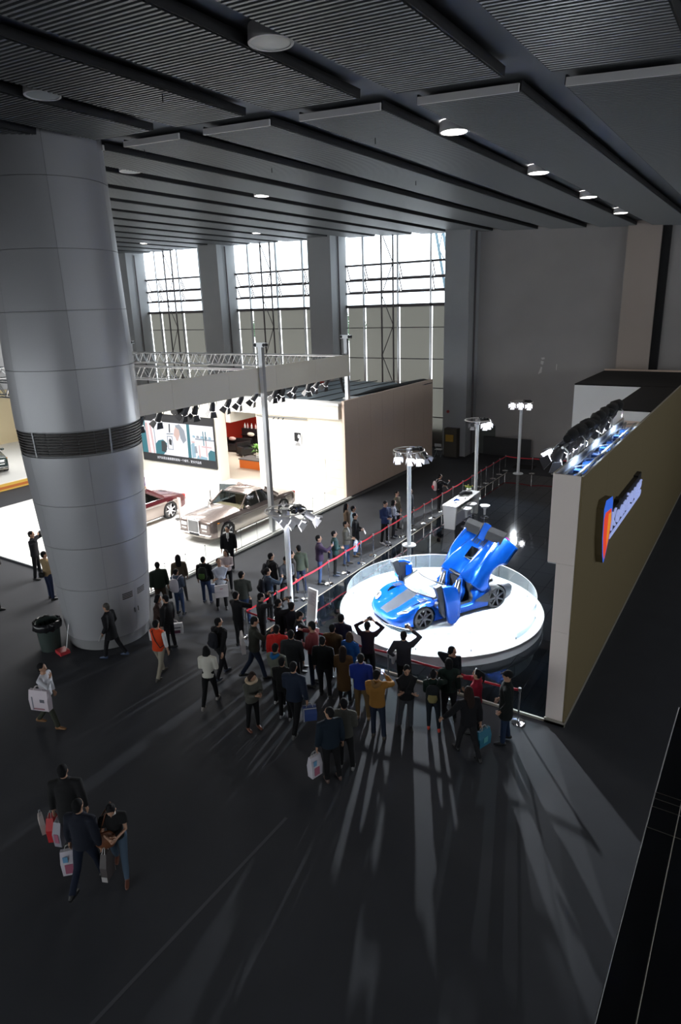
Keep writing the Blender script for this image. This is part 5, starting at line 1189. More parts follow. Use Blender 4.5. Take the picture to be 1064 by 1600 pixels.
    if 'shirtfront' in ext or 'collar' in ext:
        b = MB().tube([up_(1.47+dzz,.03), up_(1.515+dzz,.012)], [(.066,.055),(.060,.058)], 12, up=(0,1,0))
        if 'shirtfront' in ext: b = MB().tube([up_(1.20+dzz,.128), up_(1.35+dzz,.125), up_(1.46+dzz,.075), up_(1.50+dzz,.05)], [(.015,.012),(.05,.02),(.045,.03),(.045,.03)], 8, up=(0,1,0))
        sc_(b).build('collar', cloth((.55,.54,.52)), t, 60)
    if 'hairband' in ext: b = MB().tube([HM @ Vector((.09*math.cos(a), .03, .15+.105*math.sin(a))) for a in [PI*k/12 for k in range(13)]], .008, 6); sc_(b).build('hairband', M_white, t, 60)
    if 'fur' in ext: b = MB().tube([up_(1.45+dzz+.01*math.sin(k*5), -.02+.12*math.sin(2*PI*k/14), .13*math.cos(2*PI*k/14)) for k in range(14)], .045, 8, closed=True); sc_(b).build('fur_collar', cloth((.42,.32,.22)), t, 60)
    for e_, c_ in (('hood_blue', (.012,.10,.26)), ('hood_mustard', (.20,.11,.04))):
        if e_ in ext: b = MB().tube([up_(1.47+dzz,-.03,-.1), up_(1.44+dzz,-.13,-.05), up_(1.42+dzz,-.15,.0), up_(1.44+dzz,-.13,.05), up_(1.47+dzz,-.03,.1)], [.03,.05,.055,.05,.03], 10); sc_(b).build('hood', cloth(c_), t, 60)
    if 'sleeve_stripe' in ext:
        for k, (sh, el, wr) in enumerate(A): sd = -1 if k == 0 else 1; sc_(MB().tube([sh+Vector((sd*.066,0,.02)), sh.lerp(el,.5)+Vector((sd*.072,0,0)), el+Vector((sd*.062,0,0))], .012, 5)).build('sleeve_stripe', cloth((.40,.42,.48)), t)
    if 'scarf_white' in ext: sc_(MB().tube([up_(1.02+dzz,.13,-.2), up_(.92+dzz,.02,-.27), up_(.80+dzz,.0,-.28)], [.04,.06,.03], 8)).build('white_cloth', cloth((.6,.6,.62)), t, 60)
    # carried things stay top-level
    RM = Matrix.Translation((x, y, zb)) @ Matrix.Rotation(R(rz), 4, 'Z') @ Matrix.Scale(s, 4)
    W = lambda v: RM @ Vector(v)
    hands = [wr + (wr-el).normalized()*.09 for sh, el, wr in A]
    who = label.replace('person in ', '').replace('person with ', '').replace('person ', '')
    who = ' '.join(who.split()[:6])
    return t, W, hands, A, up_, dzz, who, R(rz)
def shopping_bag(p, rz, w_, h_, d_, col, label, prints=(), hcol=(.3,.3,.3), tilt=0):
    t = thing('shopping_bag', p, rz, label, 'bag'); m = mat('bag_%d_%d_%d' % tuple(int(v*100) for v in col), col, .55)
    b = MB(); b.rings([[(-w_/2,-d_/2,-.10-h_),(w_/2,-d_/2,-.10-h_),(w_/2,d_/2,-.10-h_),(-w_/2,d_/2,-.10-h_)], [(-w_/2-.01,-d_/2-.01,-.10-h_*.45),(w_/2+.01,-d_/2-.01,-.10-h_*.45),(w_/2+.01,d_/2+.01,-.10-h_*.45),(-w_/2-.01,d_/2+.01,-.10-h_*.45)], [(-w_/2,-d_/2*.5,-.10),(w_/2,-d_/2*.5,-.10),(w_/2,d_/2*.5,-.10),(-w_/2,d_/2*.5,-.10)]]); b.build('body', m, t)
    for sd in (-1,1): MB().tube([(-w_*.25,sd*d_*.25,-.10),(-w_*.16,sd*d_*.1,-.02),(0,0,.0),(w_*.16,sd*d_*.1,-.02),(w_*.25,sd*d_*.25,-.10)], .006, 5).build('handle', mat('strap_%d' % int(hcol[0]*100), hcol, .7), t)
    for (x0, x1, z0, z1, c) in prints:
        for sd in (-1,1): MB().box(x0*w_, x1*w_, sd*(d_/2+.012)-.003, sd*(d_/2+.012)+.003, -.10-h_+z0*h_, -.10-h_+z1*h_).build('print', mat('print_%d_%d' % (int(c[0]*100), int(c[2]*100)), c, .6), t)
    return t
def backpack(W, up_, dzz, rz, col, label, trim=None):
    c = W(up_(1.20+dzz, -.225)); t = thing('backpack', c, rz, label, 'backpack'); m = cloth(col)
    b = MB().tube([(0,0,-.21),(0,-.01,-.17),(0,-.015,0),(0,-.005,.15),(0,.01,.205)], [(.12,.06),(.15,.085),(.155,.09),(.135,.07),(.08,.035)], 12, up=(0,1,0)); b.build('pack', m, t, 60)
    MB().tube([(0,-.09,-.15),(0,-.115,-.06),(0,-.09,.02)], [(.08,.03),(.11,.04),(.09,.02)], 10, up=(0,1,0)).build('pocket', cloth(trim) if trim else m, t, 60)
    for sd in (-1,1): MB().tube([(sd*.08,.07,.17),(sd*.12,.14,.255),(sd*.13,.27,.25),(sd*.13,.375,.12),(sd*.14,.33,-.05),(sd*.12,.09,-.17)], .016, 6, flat=.5).build('strap', m, t, 60)
    return t
def gadget(p, rz, kind, label):
    if kind == 'phone':
        t = thing('phone', p, rz, label, 'phone'); MB().box(-.038,.038,-.005,.005,-.07,.07).build('case', M_black, t); MB().box(-.034,.034,-.007,-.005,-.062,.062).build('display', mat('phone_display', (.1,.1,.12), .2, emit=(.6,.7,1.0), es=2.0), t)
    else:
        t = thing('camera_body', p, rz, label, 'camera'); MB().box(-.065,.065,-.03,.03,-.045,.045).build('case', M_black, t); MB().cyl((0,.03,0), (0,.11,0), .036, n=12).build('lens_barrel', M_black, t, 40); MB().box(-.025,.025,-.02,.02,.045,.065).build('viewfinder', M_black, t)
    return t
PEOPLE = [
    (-20.1, 9.95, 1.82, -47, 'm', 'photo', 'stand', (0, 5), ('jacket', (0.01, 0.01, 0.012)), (0.01, 0.01, 0.012), (0.008, 0.008, 0.009), ('short', (0.008, 0.008, 0.009)), ['bag_blue'], 'person in black at the left picture edge holding up a camera, blue bag behind'),
    (-21.43, 12.32, 1.82, -52, 'm', 'photo', 'stand', (0, 0), ('jacket', (0.016, 0.016, 0.02)), (0.01, 0.01, 0.012), (0.008, 0.008, 0.009), ('short', (0.008, 0.008, 0.009)), ['camera'], 'person in black pointing a camera right, beside the left edge'),
    (-19.4, 11.46, 1.72, -2, 'm', 'fold', 'stand', (20, 0), ('shirt', (0.28, 0.2, 0.11)), (0.012, 0.018, 0.045), (0.008, 0.008, 0.009), ('short', (0.008, 0.008, 0.009)), ['waist_bag'], 'person in a tan shirt with a black waist bag, left of the column'),
    (-14.31, 9.98, 1.67, 113, 'm', 'pockets', 'walk', (0, -5), ('coat', (0.01, 0.01, 0.012)), (0.01, 0.01, 0.012), (0.03, 0.05, 0.1), ('grey', (0.06, 0.055, 0.05)), ['paper'], 'person in a black hooded coat walking left past the column base'),
    (-12.99, 7.13, 1.69, -62, 'm', 'chin', 'walk2', (0, 0), ('shirt', (0.5, 0.5, 0.54)), (0.035, 0.038, 0.028), (0.16, 0.07, 0.02), ('short', (0.008, 0.008, 0.009)), ['tote_back'], 'person in a white top and olive trousers with a big shopping bag'),
    (-9.34, 5.16, 1.8, 38, 'm', 'carry', 'walk', (0, 0), ('coat', (0.014, 0.014, 0.015)), (0.01, 0.01, 0.012), (0.008, 0.008, 0.009), ('short', (0.008, 0.008, 0.009)), ['bags_red'], 'tall person in a dark coat walking away with red and white bags'),
    (-8.45, 4.8, 1.74, 23, 'm', 'carry', 'walk2', (0, 0), ('jacket', (0.01, 0.012, 0.02)), (0.01, 0.014, 0.028), (0.008, 0.008, 0.009), ('short', (0.008, 0.008, 0.009)), ['bag_white_low'], 'person in dark navy walking away, white bag hanging low, front of the pair'),
    (-8.2, 5.25, 1.6, -132, 'w', 'phone', 'walk', (0, -38), ('tee', (0.012, 0.012, 0.013)), (0.06, 0.09, 0.13), (0.11, 0.035, 0.02), ('bun', (0.008, 0.008, 0.009)), ['brown_bag', 'collar'], 'person in a black top with white collar looking down at a phone, brown shoulder bag'),
    (-15.34, 12.69, 1.7, 58, 'm', 'down', 'stand', (10, 8), ('jacket', (0.016, 0.024, 0.017)), (0.05, 0.035, 0.025), (0.008, 0.008, 0.009), ('short', (0.008, 0.008, 0.009)), ['briefcase'], 'person in a dark green jacket watching the cars, just right of the column'),
    (-15.42, 13.62, 1.6, 53, 'w', 'down', 'stand', (0, 0), ('jacket', (0.09, 0.07, 0.05)), (0.05, 0.05, 0.055), (0.008, 0.008, 0.009), ('long', (0.008, 0.008, 0.009)), ['white_purse'], 'long-haired person in a tan coat at the glass balustrade'),
    (-14.7, 12.86, 1.52, 18, 'w', 'fold', 'stand', (20, 0), ('jacket', (0.06, 0.08, 0.12)), (0.03, 0.05, 0.11), (0.008, 0.008, 0.009), ('short', (0.008, 0.008, 0.009)), ['backpack_white'], 'person in a denim jacket with a white backpack'),
    (-14.54, 13.89, 1.6, 28, 'm', 'down', 'stand', (20, 0), ('jacket', (0.008, 0.008, 0.009)), (0.03, 0.05, 0.11), (0.05, 0.06, 0.1), ('short', (0.008, 0.008, 0.009)), ['backpack_green', 'bag_small_blue'], 'person in a black jacket and jeans with a green backpack'),
    (-13.74, 13.79, 1.72, -132, 'm', 'crossed', 'stand', (-10, 25), ('shirt', (0.45, 0.48, 0.55)), (0.008, 0.008, 0.009), (0.008, 0.008, 0.009), ('short', (0.008, 0.008, 0.009)), ['bag_white_front'], 'person in a pale blue shirt with crossed arms and a white bag, facing the camera'),
    (-14.5, 14.91, 1.52, -137, 'w', 'phone', 'stand', (20, -10), ('shirt', (0.5, 0.42, 0.42)), (0.01, 0.01, 0.012), (0.008, 0.008, 0.009), ('long', (0.02, 0.012, 0.01)), [], 'long-haired person in a pinkish white shirt behind the one with crossed arms'),
    (-15.7, 16.32, 1.7, -142, 'm', 'down', 'stand', (20, 0), ('jacket', (0.008, 0.008, 0.009)), (0.01, 0.01, 0.012), (0.008, 0.008, 0.009), ('short', (0.008, 0.008, 0.009)), ['shirtfront'], 'person in a black jacket over a grey shirt in front of the limousine wheel'),
    (-12.46, 13.39, 1.7, 23, 'm', 'fold', 'stand', (35, 0), ('jacket', (0.045, 0.05, 0.045)), (0.03, 0.05, 0.11), (0.02, 0.03, 0.06), ('short', (0.008, 0.008, 0.009)), ['paper_hand'], 'stout person in a grey-green jacket and jeans, seen from behind'),
    (-13.64, 11.08, 1.6, -47, 'w', 'phone', 'stand', (20, -15), ('jacket', (0.05, 0.03, 0.025)), (0.12, 0.09, 0.06), (0.008, 0.008, 0.009), ('bob', (0.008, 0.008, 0.009)), [], 'person with bobbed hair holding a phone at the column edge'),
    (-13.21, 11.07, 1.7, 103, 'm', 'carry', 'stand', (0, -5), ('jacket', (0.008, 0.008, 0.009)), (0.01, 0.01, 0.012), (0.008, 0.008, 0.009), ('short', (0.008, 0.008, 0.009)), ['bag_car', 'shirtfront'], 'person in a black suit leaning in, black and white shopping bag at the side'),
    (-12.38, 9.96, 1.66, 13, 'm', 'carry1', 'walk', (0, 0), ('vest', (0.55, 0.055, 0.015)), (0.28, 0.25, 0.2), (0.05, 0.045, 0.04), ('short', (0.008, 0.008, 0.009)), ['papers', 'strap'], 'person in an orange vest with white sleeves and khaki trousers'),
    (-10.97, 10.77, 1.71, -2, 'm', 'walk', 'walk', (25, 0), ('jacket', (0.008, 0.008, 0.009)), (0.01, 0.01, 0.012), (0.06, 0.07, 0.1), ('short', (0.008, 0.008, 0.009)), ['backpack_black', 'collar'], 'person in a black jacket with a black backpack walking right'),
    (-10.34, 9.68, 1.61, 28, 'w', 'fold', 'walk2', (10, -5), ('shirt', (0.52, 0.5, 0.44)), (0.008, 0.008, 0.009), (0.3, 0.28, 0.26), ('bob', (0.008, 0.008, 0.009)), [], 'person in a cream white top and black trousers walking away'),
    (-11.92, 13.96, 1.7, -27, 'm', 'hold', 'stand', (10, 0), ('jacket', (0.035, 0.05, 0.075)), (0.01, 0.01, 0.012), (0.008, 0.008, 0.009), ('short', (0.008, 0.008, 0.009)), ['backpack_black'], 'person in a checked blue shirt with a black backpack left of the lamp mast'),
    (-10.14, 11.15, 1.78, -42, 'm', 'hold', 'walk2', (0, -15), ('jacket', (0.028, 0.03, 0.024)), (0.012, 0.018, 0.035), (0.008, 0.008, 0.009), ('short', (0.008, 0.008, 0.009)), ['tote_side'], 'person in a dark olive jacket with a white tote bag on the shoulder'),
    (-8.82, 9.49, 1.52, -107, 'w', 'phone', 'stand', (0, -30), ('jacket', (0.07, 0.07, 0.06)), (0.008, 0.008, 0.009), (0.14, 0.04, 0.02), ('bob', (0.02, 0.012, 0.01)), ['fur'], 'person in a fur-collared jacket looking at a camera, brown boots'),
    (-12.62, 15.0, 1.7, -27, 'm', 'down', 'stand', (0, 0), ('jacket', (0.01, 0.01, 0.012)), (0.01, 0.01, 0.012), (0.008, 0.008, 0.009), ('short', (0.008, 0.008, 0.009)), ['backpack_black'], 'person in black with a backpack right behind the near lamp mast'),
    (-12.15, 15.45, 1.7, -42, 'm', 'down', 'stand', (0, 0), ('jacket', (0.02, 0.016, 0.014)), (0.01, 0.01, 0.012), (0.008, 0.008, 0.009), ('short', (0.008, 0.008, 0.009)), [], 'dark-haired person in dark brown just right of the near lamp mast'),
    (-12.27, 16.0, 1.7, 38, 'm', 'down', 'stand', (-25, 0), ('jacket', (0.04, 0.048, 0.036)), (0.012, 0.018, 0.045), (0.008, 0.008, 0.009), ('short', (0.008, 0.008, 0.009)), [], 'person in a moss green jacket, back turned, beyond the near lamp mast'),
    (-12.1, 15.02, 1.7, -117, 'm', 'phone', 'stand', (0, -20), ('jacket', (0.045, 0.047, 0.055)), (0.008, 0.008, 0.009), (0.008, 0.008, 0.009), ('short', (0.008, 0.008, 0.009)), [], 'person in a grey hooded top looking down behind the red belt'),
    (-12.13, 16.98, 1.75, -52, 'm', 'hold', 'stand', (10, 0), ('jacket', (0.03, 0.018, 0.04)), (0.03, 0.05, 0.11), (0.008, 0.008, 0.009), ('short', (0.008, 0.008, 0.009)), ['phone', 'coat_arm'], 'person in a maroon and navy jacket raising a phone at the red belt'),
    (-12.07, 17.84, 1.65, -52, 'm', 'fold', 'stand', (0, 0), ('jacket', (0.012, 0.032, 0.032)), (0.008, 0.008, 0.009), (0.02, 0.03, 0.05), ('short', (0.008, 0.008, 0.009)), [], 'person in a dark teal suit standing at the red belt'),
    (-12.23, 18.85, 1.68, -67, 'm', 'fold', 'stand', (10, 0), ('jacket', (0.085, 0.08, 0.068)), (0.03, 0.05, 0.11), (0.03, 0.025, 0.02), ('short', (0.008, 0.008, 0.009)), ['bag_stripe', 'shirtfront'], 'person in a tweed jacket holding a red and blue striped bag'),
    (-12.41, 19.79, 1.7, -67, 'm', 'fold', 'stand', (0, 0), ('coat', (0.008, 0.008, 0.009)), (0.035, 0.075, 0.16), (0.1, 0.06, 0.03), ('short', (0.008, 0.008, 0.009)), ['paper_hand'], 'person in a black coat and bright blue jeans holding leaflets'),
    (-13.56, 20.98, 1.6, -52, 'w', 'down', 'stand', (10, 0), ('coat', (0.11, 0.075, 0.05)), (0.01, 0.01, 0.012), (0.008, 0.008, 0.009), ('long', (0.008, 0.008, 0.009)), [], 'long-haired person in a tan coat, rearmost of the group at the belt'),
    (-12.95, 20.54, 1.7, -52, 'm', 'down', 'stand', (0, 0), ('shirt', (0.25, 0.33, 0.4)), (0.01, 0.01, 0.012), (0.008, 0.008, 0.009), ('short', (0.008, 0.008, 0.009)), [], 'person in a light blue shirt behind the black coat'),
    (-12.07, 21.49, 1.77, -107, 'm', 'fold', 'stand', (0, -15), ('jacket', (0.014, 0.022, 0.06)), (0.008, 0.008, 0.009), (0.35, 0.35, 0.36), ('short', (0.008, 0.008, 0.009)), [], 'person in a navy jacket and white shoes with folded hands near the lamp mast'),
    (-12.1, 22.25, 1.6, -57, 'w', 'fold', 'stand', (0, -5), ('shirt', (0.25, 0.26, 0.31)), (0.01, 0.01, 0.012), (0.008, 0.008, 0.009), ('bob', (0.008, 0.008, 0.009)), ['backpack_black'], 'person in a light grey top with a black backpack by the far lamp mast'),
    (-12.45, 23.2, 1.7, -87, 'm', 'down', 'stand', (0, 0), ('shirt', (0.1, 0.085, 0.06)), (0.01, 0.01, 0.012), (0.008, 0.008, 0.009), ('short', (0.008, 0.008, 0.009)), [], 'person in an olive shirt half hidden by the mast behind the turntable'),
    (-12.1, 23.75, 1.7, -77, 'm', 'down', 'stand', (0, 0), ('jacket', (0.014, 0.014, 0.024)), (0.01, 0.01, 0.012), (0.008, 0.008, 0.009), ('shaved', (0.04, 0.03, 0.025)), [], 'person with cropped hair in a dark jacket right of that mast'),
    (-12.03, 26.55, 1.7, -42, 'm', 'hold', 'stand', (0, -5), ('jacket', (0.01, 0.01, 0.012)), (0.01, 0.01, 0.012), (0.008, 0.008, 0.009), ('short', (0.008, 0.008, 0.009)), ['backpack_whitered', 'paper_hand'], 'lone person in black with a white and red backpack near the white counter'),
    (-11.62, 12.2, 1.7, -7, 'm', 'hold', 'stand', (0, 0), ('jacket', (0.01, 0.01, 0.012)), (0.01, 0.01, 0.012), (0.008, 0.008, 0.009), ('short', (0.008, 0.008, 0.009)), [], 'person in black taking a picture left of the near lamp mast'),
    (-10.95, 12.45, 1.7, -37, 'm', 'photo', 'stand', (0, -10), ('jacket', (0.02, 0.02, 0.022)), (0.01, 0.01, 0.012), (0.008, 0.008, 0.009), ('short', (0.008, 0.008, 0.009)), ['camera'], 'person in charcoal looking into a camera at the foot of the near mast'),
    (-10.28, 12.4, 1.7, -27, 'm', 'photo', 'stand', (0, 0), ('jacket', (0.01, 0.01, 0.012)), (0.01, 0.01, 0.012), (0.008, 0.008, 0.009), ('short', (0.008, 0.008, 0.009)), ['camera', 'collar'], 'person in black with a white collar raising a camera at the mast'),
    (-9.85, 12.42, 1.7, 3, 'm', 'down', 'stand', (0, 0), ('jacket', (0.014, 0.014, 0.02)), (0.01, 0.01, 0.012), (0.008, 0.008, 0.009), ('short', (0.008, 0.008, 0.009)), [], 'dark-haired person facing the text panel, back turned'),
    (-9.35, 12.05, 1.7, -42, 'm', 'hold', 'stand', (0, -15), ('jacket', (0.01, 0.01, 0.012)), (0.01, 0.01, 0.012), (0.008, 0.008, 0.009), ('short', (0.008, 0.008, 0.009)), ['phone', 'shirtfront'], 'person in black looking at a glowing phone by the text panel'),
    (-9.4, 11.2, 1.7, 23, 'm', 'down', 'stand', (10, 0), ('jacket', (0.42, 0.018, 0.015)), (0.01, 0.01, 0.012), (0.008, 0.008, 0.009), ('short', (0.008, 0.008, 0.009)), [], 'person in a bright red jacket, seen from behind'),
    (-8.93, 11.16, 1.7, 23, 'm', 'down', 'stand', (0, 0), ('jacket', (0.02, 0.022, 0.024)), (0.01, 0.01, 0.012), (0.008, 0.008, 0.009), ('short', (0.008, 0.008, 0.009)), [], 'person in a dark grey jacket just right of the red jacket'),
    (-8.63, 11.64, 1.78, 93, 'm', 'hold', 'stand', (0, -10), ('shirt', (0.2, 0.045, 0.05)), (0.012, 0.018, 0.035), (0.008, 0.008, 0.009), ('short', (0.008, 0.008, 0.009)), ['phone'], 'person in a dusty red shirt facing left with a phone'),
    (-8.29, 12.02, 1.63, 13, 'm', 'fold', 'stand', (0, 0), ('jacket', (0.075, 0.045, 0.02)), (0.01, 0.01, 0.012), (0.008, 0.008, 0.009), ('short', (0.008, 0.008, 0.009)), [], 'stout person in a brown jacket, back turned'),
    (-8.32, 12.48, 1.7, 13, 'm', 'down', 'stand', (0, 0), ('jacket', (0.02, 0.018, 0.034)), (0.01, 0.01, 0.012), (0.008, 0.008, 0.009), ('short', (0.008, 0.008, 0.009)), [], 'person in a dark violet jacket at the edge of the white turntable'),
    (-7.73, 11.94, 1.6, 3, 'w', 'fold', 'stand', (0, 0), ('jacket', (0.012, 0.075, 0.26)), (0.01, 0.01, 0.012), (0.008, 0.008, 0.009), ('bob', (0.05, 0.03, 0.02)), ['bag_plastic'], 'person in a bright blue jacket with a white plastic bag'),
    (-8.15, 11.38, 1.63, 18, 'm', 'down', 'stand', (0, 0), ('jacket', (0.008, 0.009, 0.01)), (0.01, 0.01, 0.012), (0.008, 0.008, 0.009), ('short', (0.008, 0.008, 0.009)), ['sleeve_stripe'], 'person in a black jacket with pale sleeve stripes in the crowd centre'),
    (-8.9, 10.52, 1.65, 8, 'm', 'fold', 'stand', (0, 0), ('jacket', (0.1, 0.105, 0.085)), (0.008, 0.008, 0.009), (0.45, 0.45, 0.45), ('short', (0.008, 0.008, 0.009)), ['hood_blue'], 'person in a grey-olive jacket with white trainers, left side of the crowd'),
    (-8.44, 10.16, 1.6, 18, 'm', 'fold', 'stand', (0, 0), ('jacket', (0.01, 0.01, 0.01)), (0.008, 0.008, 0.009), (0.25, 0.25, 0.26), ('short', (0.008, 0.008, 0.009)), [], 'person in a black jacket in front of the grey-olive one'),
    (-7.94, 9.91, 1.76, 13, 'm', 'carry1', 'walk', (0, -10), ('jacket', (0.012, 0.018, 0.034)), (0.008, 0.008, 0.009), (0.1, 0.1, 0.1), ('short', (0.008, 0.008, 0.009)), ['bag_bluewhite'], 'person in a plaid navy jacket walking, blue and white bag at the hip'),
    (-7.58, 11.39, 1.53, 23, 'w', 'fold', 'stand', (0, 0), ('longcoat', (0.085, 0.045, 0.018)), (0.01, 0.01, 0.012), (0.008, 0.008, 0.009), ('long', (0.015, 0.01, 0.008)), [], 'long-haired person in a long brown coat'),
    (-6.35, 8.98, 1.7, 53, 'm', 'carry', 'stand', (-40, 0), ('jacket', (0.009, 0.016, 0.026)), (0.008, 0.008, 0.009), (0.09, 0.05, 0.04), ('short', (0.008, 0.008, 0.009)), ['bag_white_low'], 'person in dark navy with a white bag, left of the front pair'),
    (-6.3, 9.43, 1.66, 23, 'm', 'fold', 'stand', (-30, 0), ('jacket', (0.05, 0.05, 0.044)), (0.008, 0.008, 0.009), (0.15, 0.15, 0.15), ('short', (0.008, 0.008, 0.009)), [], 'person in a grey jacket and black trousers, right of the front pair'),
    (-6.89, 11.07, 1.68, 23, 'm', 'fold', 'stand', (0, 0), ('jacket', (0.008, 0.022, 0.17)), (0.1, 0.065, 0.03), (0.2, 0.13, 0.07), ('short', (0.008, 0.008, 0.009)), ['sleeve_stripe'], 'person in a royal blue track jacket and khaki trousers'),
    (-6.24, 10.66, 1.67, 18, 'm', 'hold', 'stand', (20, -5), ('jacket', (0.26, 0.125, 0.028)), (0.016, 0.022, 0.04), (0.05, 0.04, 0.03), ('short', (0.008, 0.008, 0.009)), ['phone', 'hood_mustard'], 'person in a mustard hooded jacket holding up a glowing phone'),
    (-7.53, 12.45, 1.7, 18, 'm', 'photo', 'stand', (0, 0), ('shirt', (0.025, 0.014, 0.02)), (0.008, 0.008, 0.009), (0.008, 0.008, 0.009), ('short', (0.008, 0.008, 0.009)), [], 'person in a dark shirt raising both arms to photograph, left silhouette before the turntable'),
    (-6.52, 12.45, 1.7, 13, 'm', 'photo1', 'stand', (0, 0), ('jacket', (0.035, 0.036, 0.045)), (0.008, 0.008, 0.009), (0.008, 0.008, 0.009), ('short', (0.008, 0.008, 0.009)), ['camera', 'scarf_white'], 'person in a grey suit raising a camera in one hand before the turntable'),
    (-5.82, 11.24, 1.63, -142, 'm', 'crossed', 'stand', (0, -20), ('jacket', (0.012, 0.012, 0.014)), (0.045, 0.048, 0.055), (0.008, 0.008, 0.009), ('short', (0.008, 0.008, 0.009)), ['strap'], 'person in a black jacket and grey jeans facing the camera with hands folded'),
    (-5.3, 11.5, 1.52, 23, 'w', 'hold', 'stand', (0, 0), ('jacket', (0.01, 0.02, 0.016)), (0.012, 0.016, 0.022), (0.55, 0.05, 0.03), ('bun', (0.008, 0.008, 0.009)), ['backpack_yellow'], 'person in a dark green jacket wearing bright red trainers'),
    (-5.15, 12.0, 1.6, 28, 'w', 'down', 'stand', (0, 0), ('jacket', (0.012, 0.024, 0.02)), (0.01, 0.01, 0.012), (0.008, 0.008, 0.009), ('bob', (0.008, 0.008, 0.009)), [], 'person in dark green close behind the one with red trainers'),
    (-5.26, 12.45, 1.63, -117, 'w', 'sunshade', 'stand', (-20, 0), ('jacket', (0.008, 0.01, 0.014)), (0.008, 0.008, 0.009), (0.008, 0.008, 0.009), ('long', (0.008, 0.008, 0.009)), [], 'long-haired person in black shading the eyes with a raised hand'),
    (-4.44, 11.86, 1.6, 93, 'w', 'hold', 'stand', (0, 0), ('jacket', (0.26, 0.012, 0.03)), (0.01, 0.01, 0.012), (0.008, 0.008, 0.009), ('ponytail', (0.008, 0.008, 0.009)), ['hairband'], 'person in a crimson jacket with a pale hairband'),
    (-4.29, 11.07, 1.69, 53, 'm', 'reach', 'walk', (0, -5), ('jacket', (0.008, 0.008, 0.01)), (0.012, 0.012, 0.014), (0.008, 0.008, 0.009), ('long', (0.02, 0.015, 0.012)), ['bag_teal'], 'person in black stepping left with an arm out and a teal bag'),
    (-3.77, 11.87, 1.77, 108, 'm', 'pockets', 'stand', (0, 0), ('coat', (0.008, 0.01, 0.01)), (0.012, 0.022, 0.05), (0.008, 0.008, 0.009), ('cap', (0.008, 0.008, 0.009)), [], 'person in a black cap, black coat and dark jeans beside the stand wall'),
    (-25.6, 20.9, 1.6, -27, 'w', 'down', 'stand', (0, 0), ('jacket', (0.16, 0.1, 0.22)), (0.01, 0.01, 0.012), (0.008, 0.008, 0.009), ('short', (0.008, 0.008, 0.009)), [], 'person in a lilac top mostly hidden by the column near the screen', 0.1),
]
DG = (.25,.25,.28)
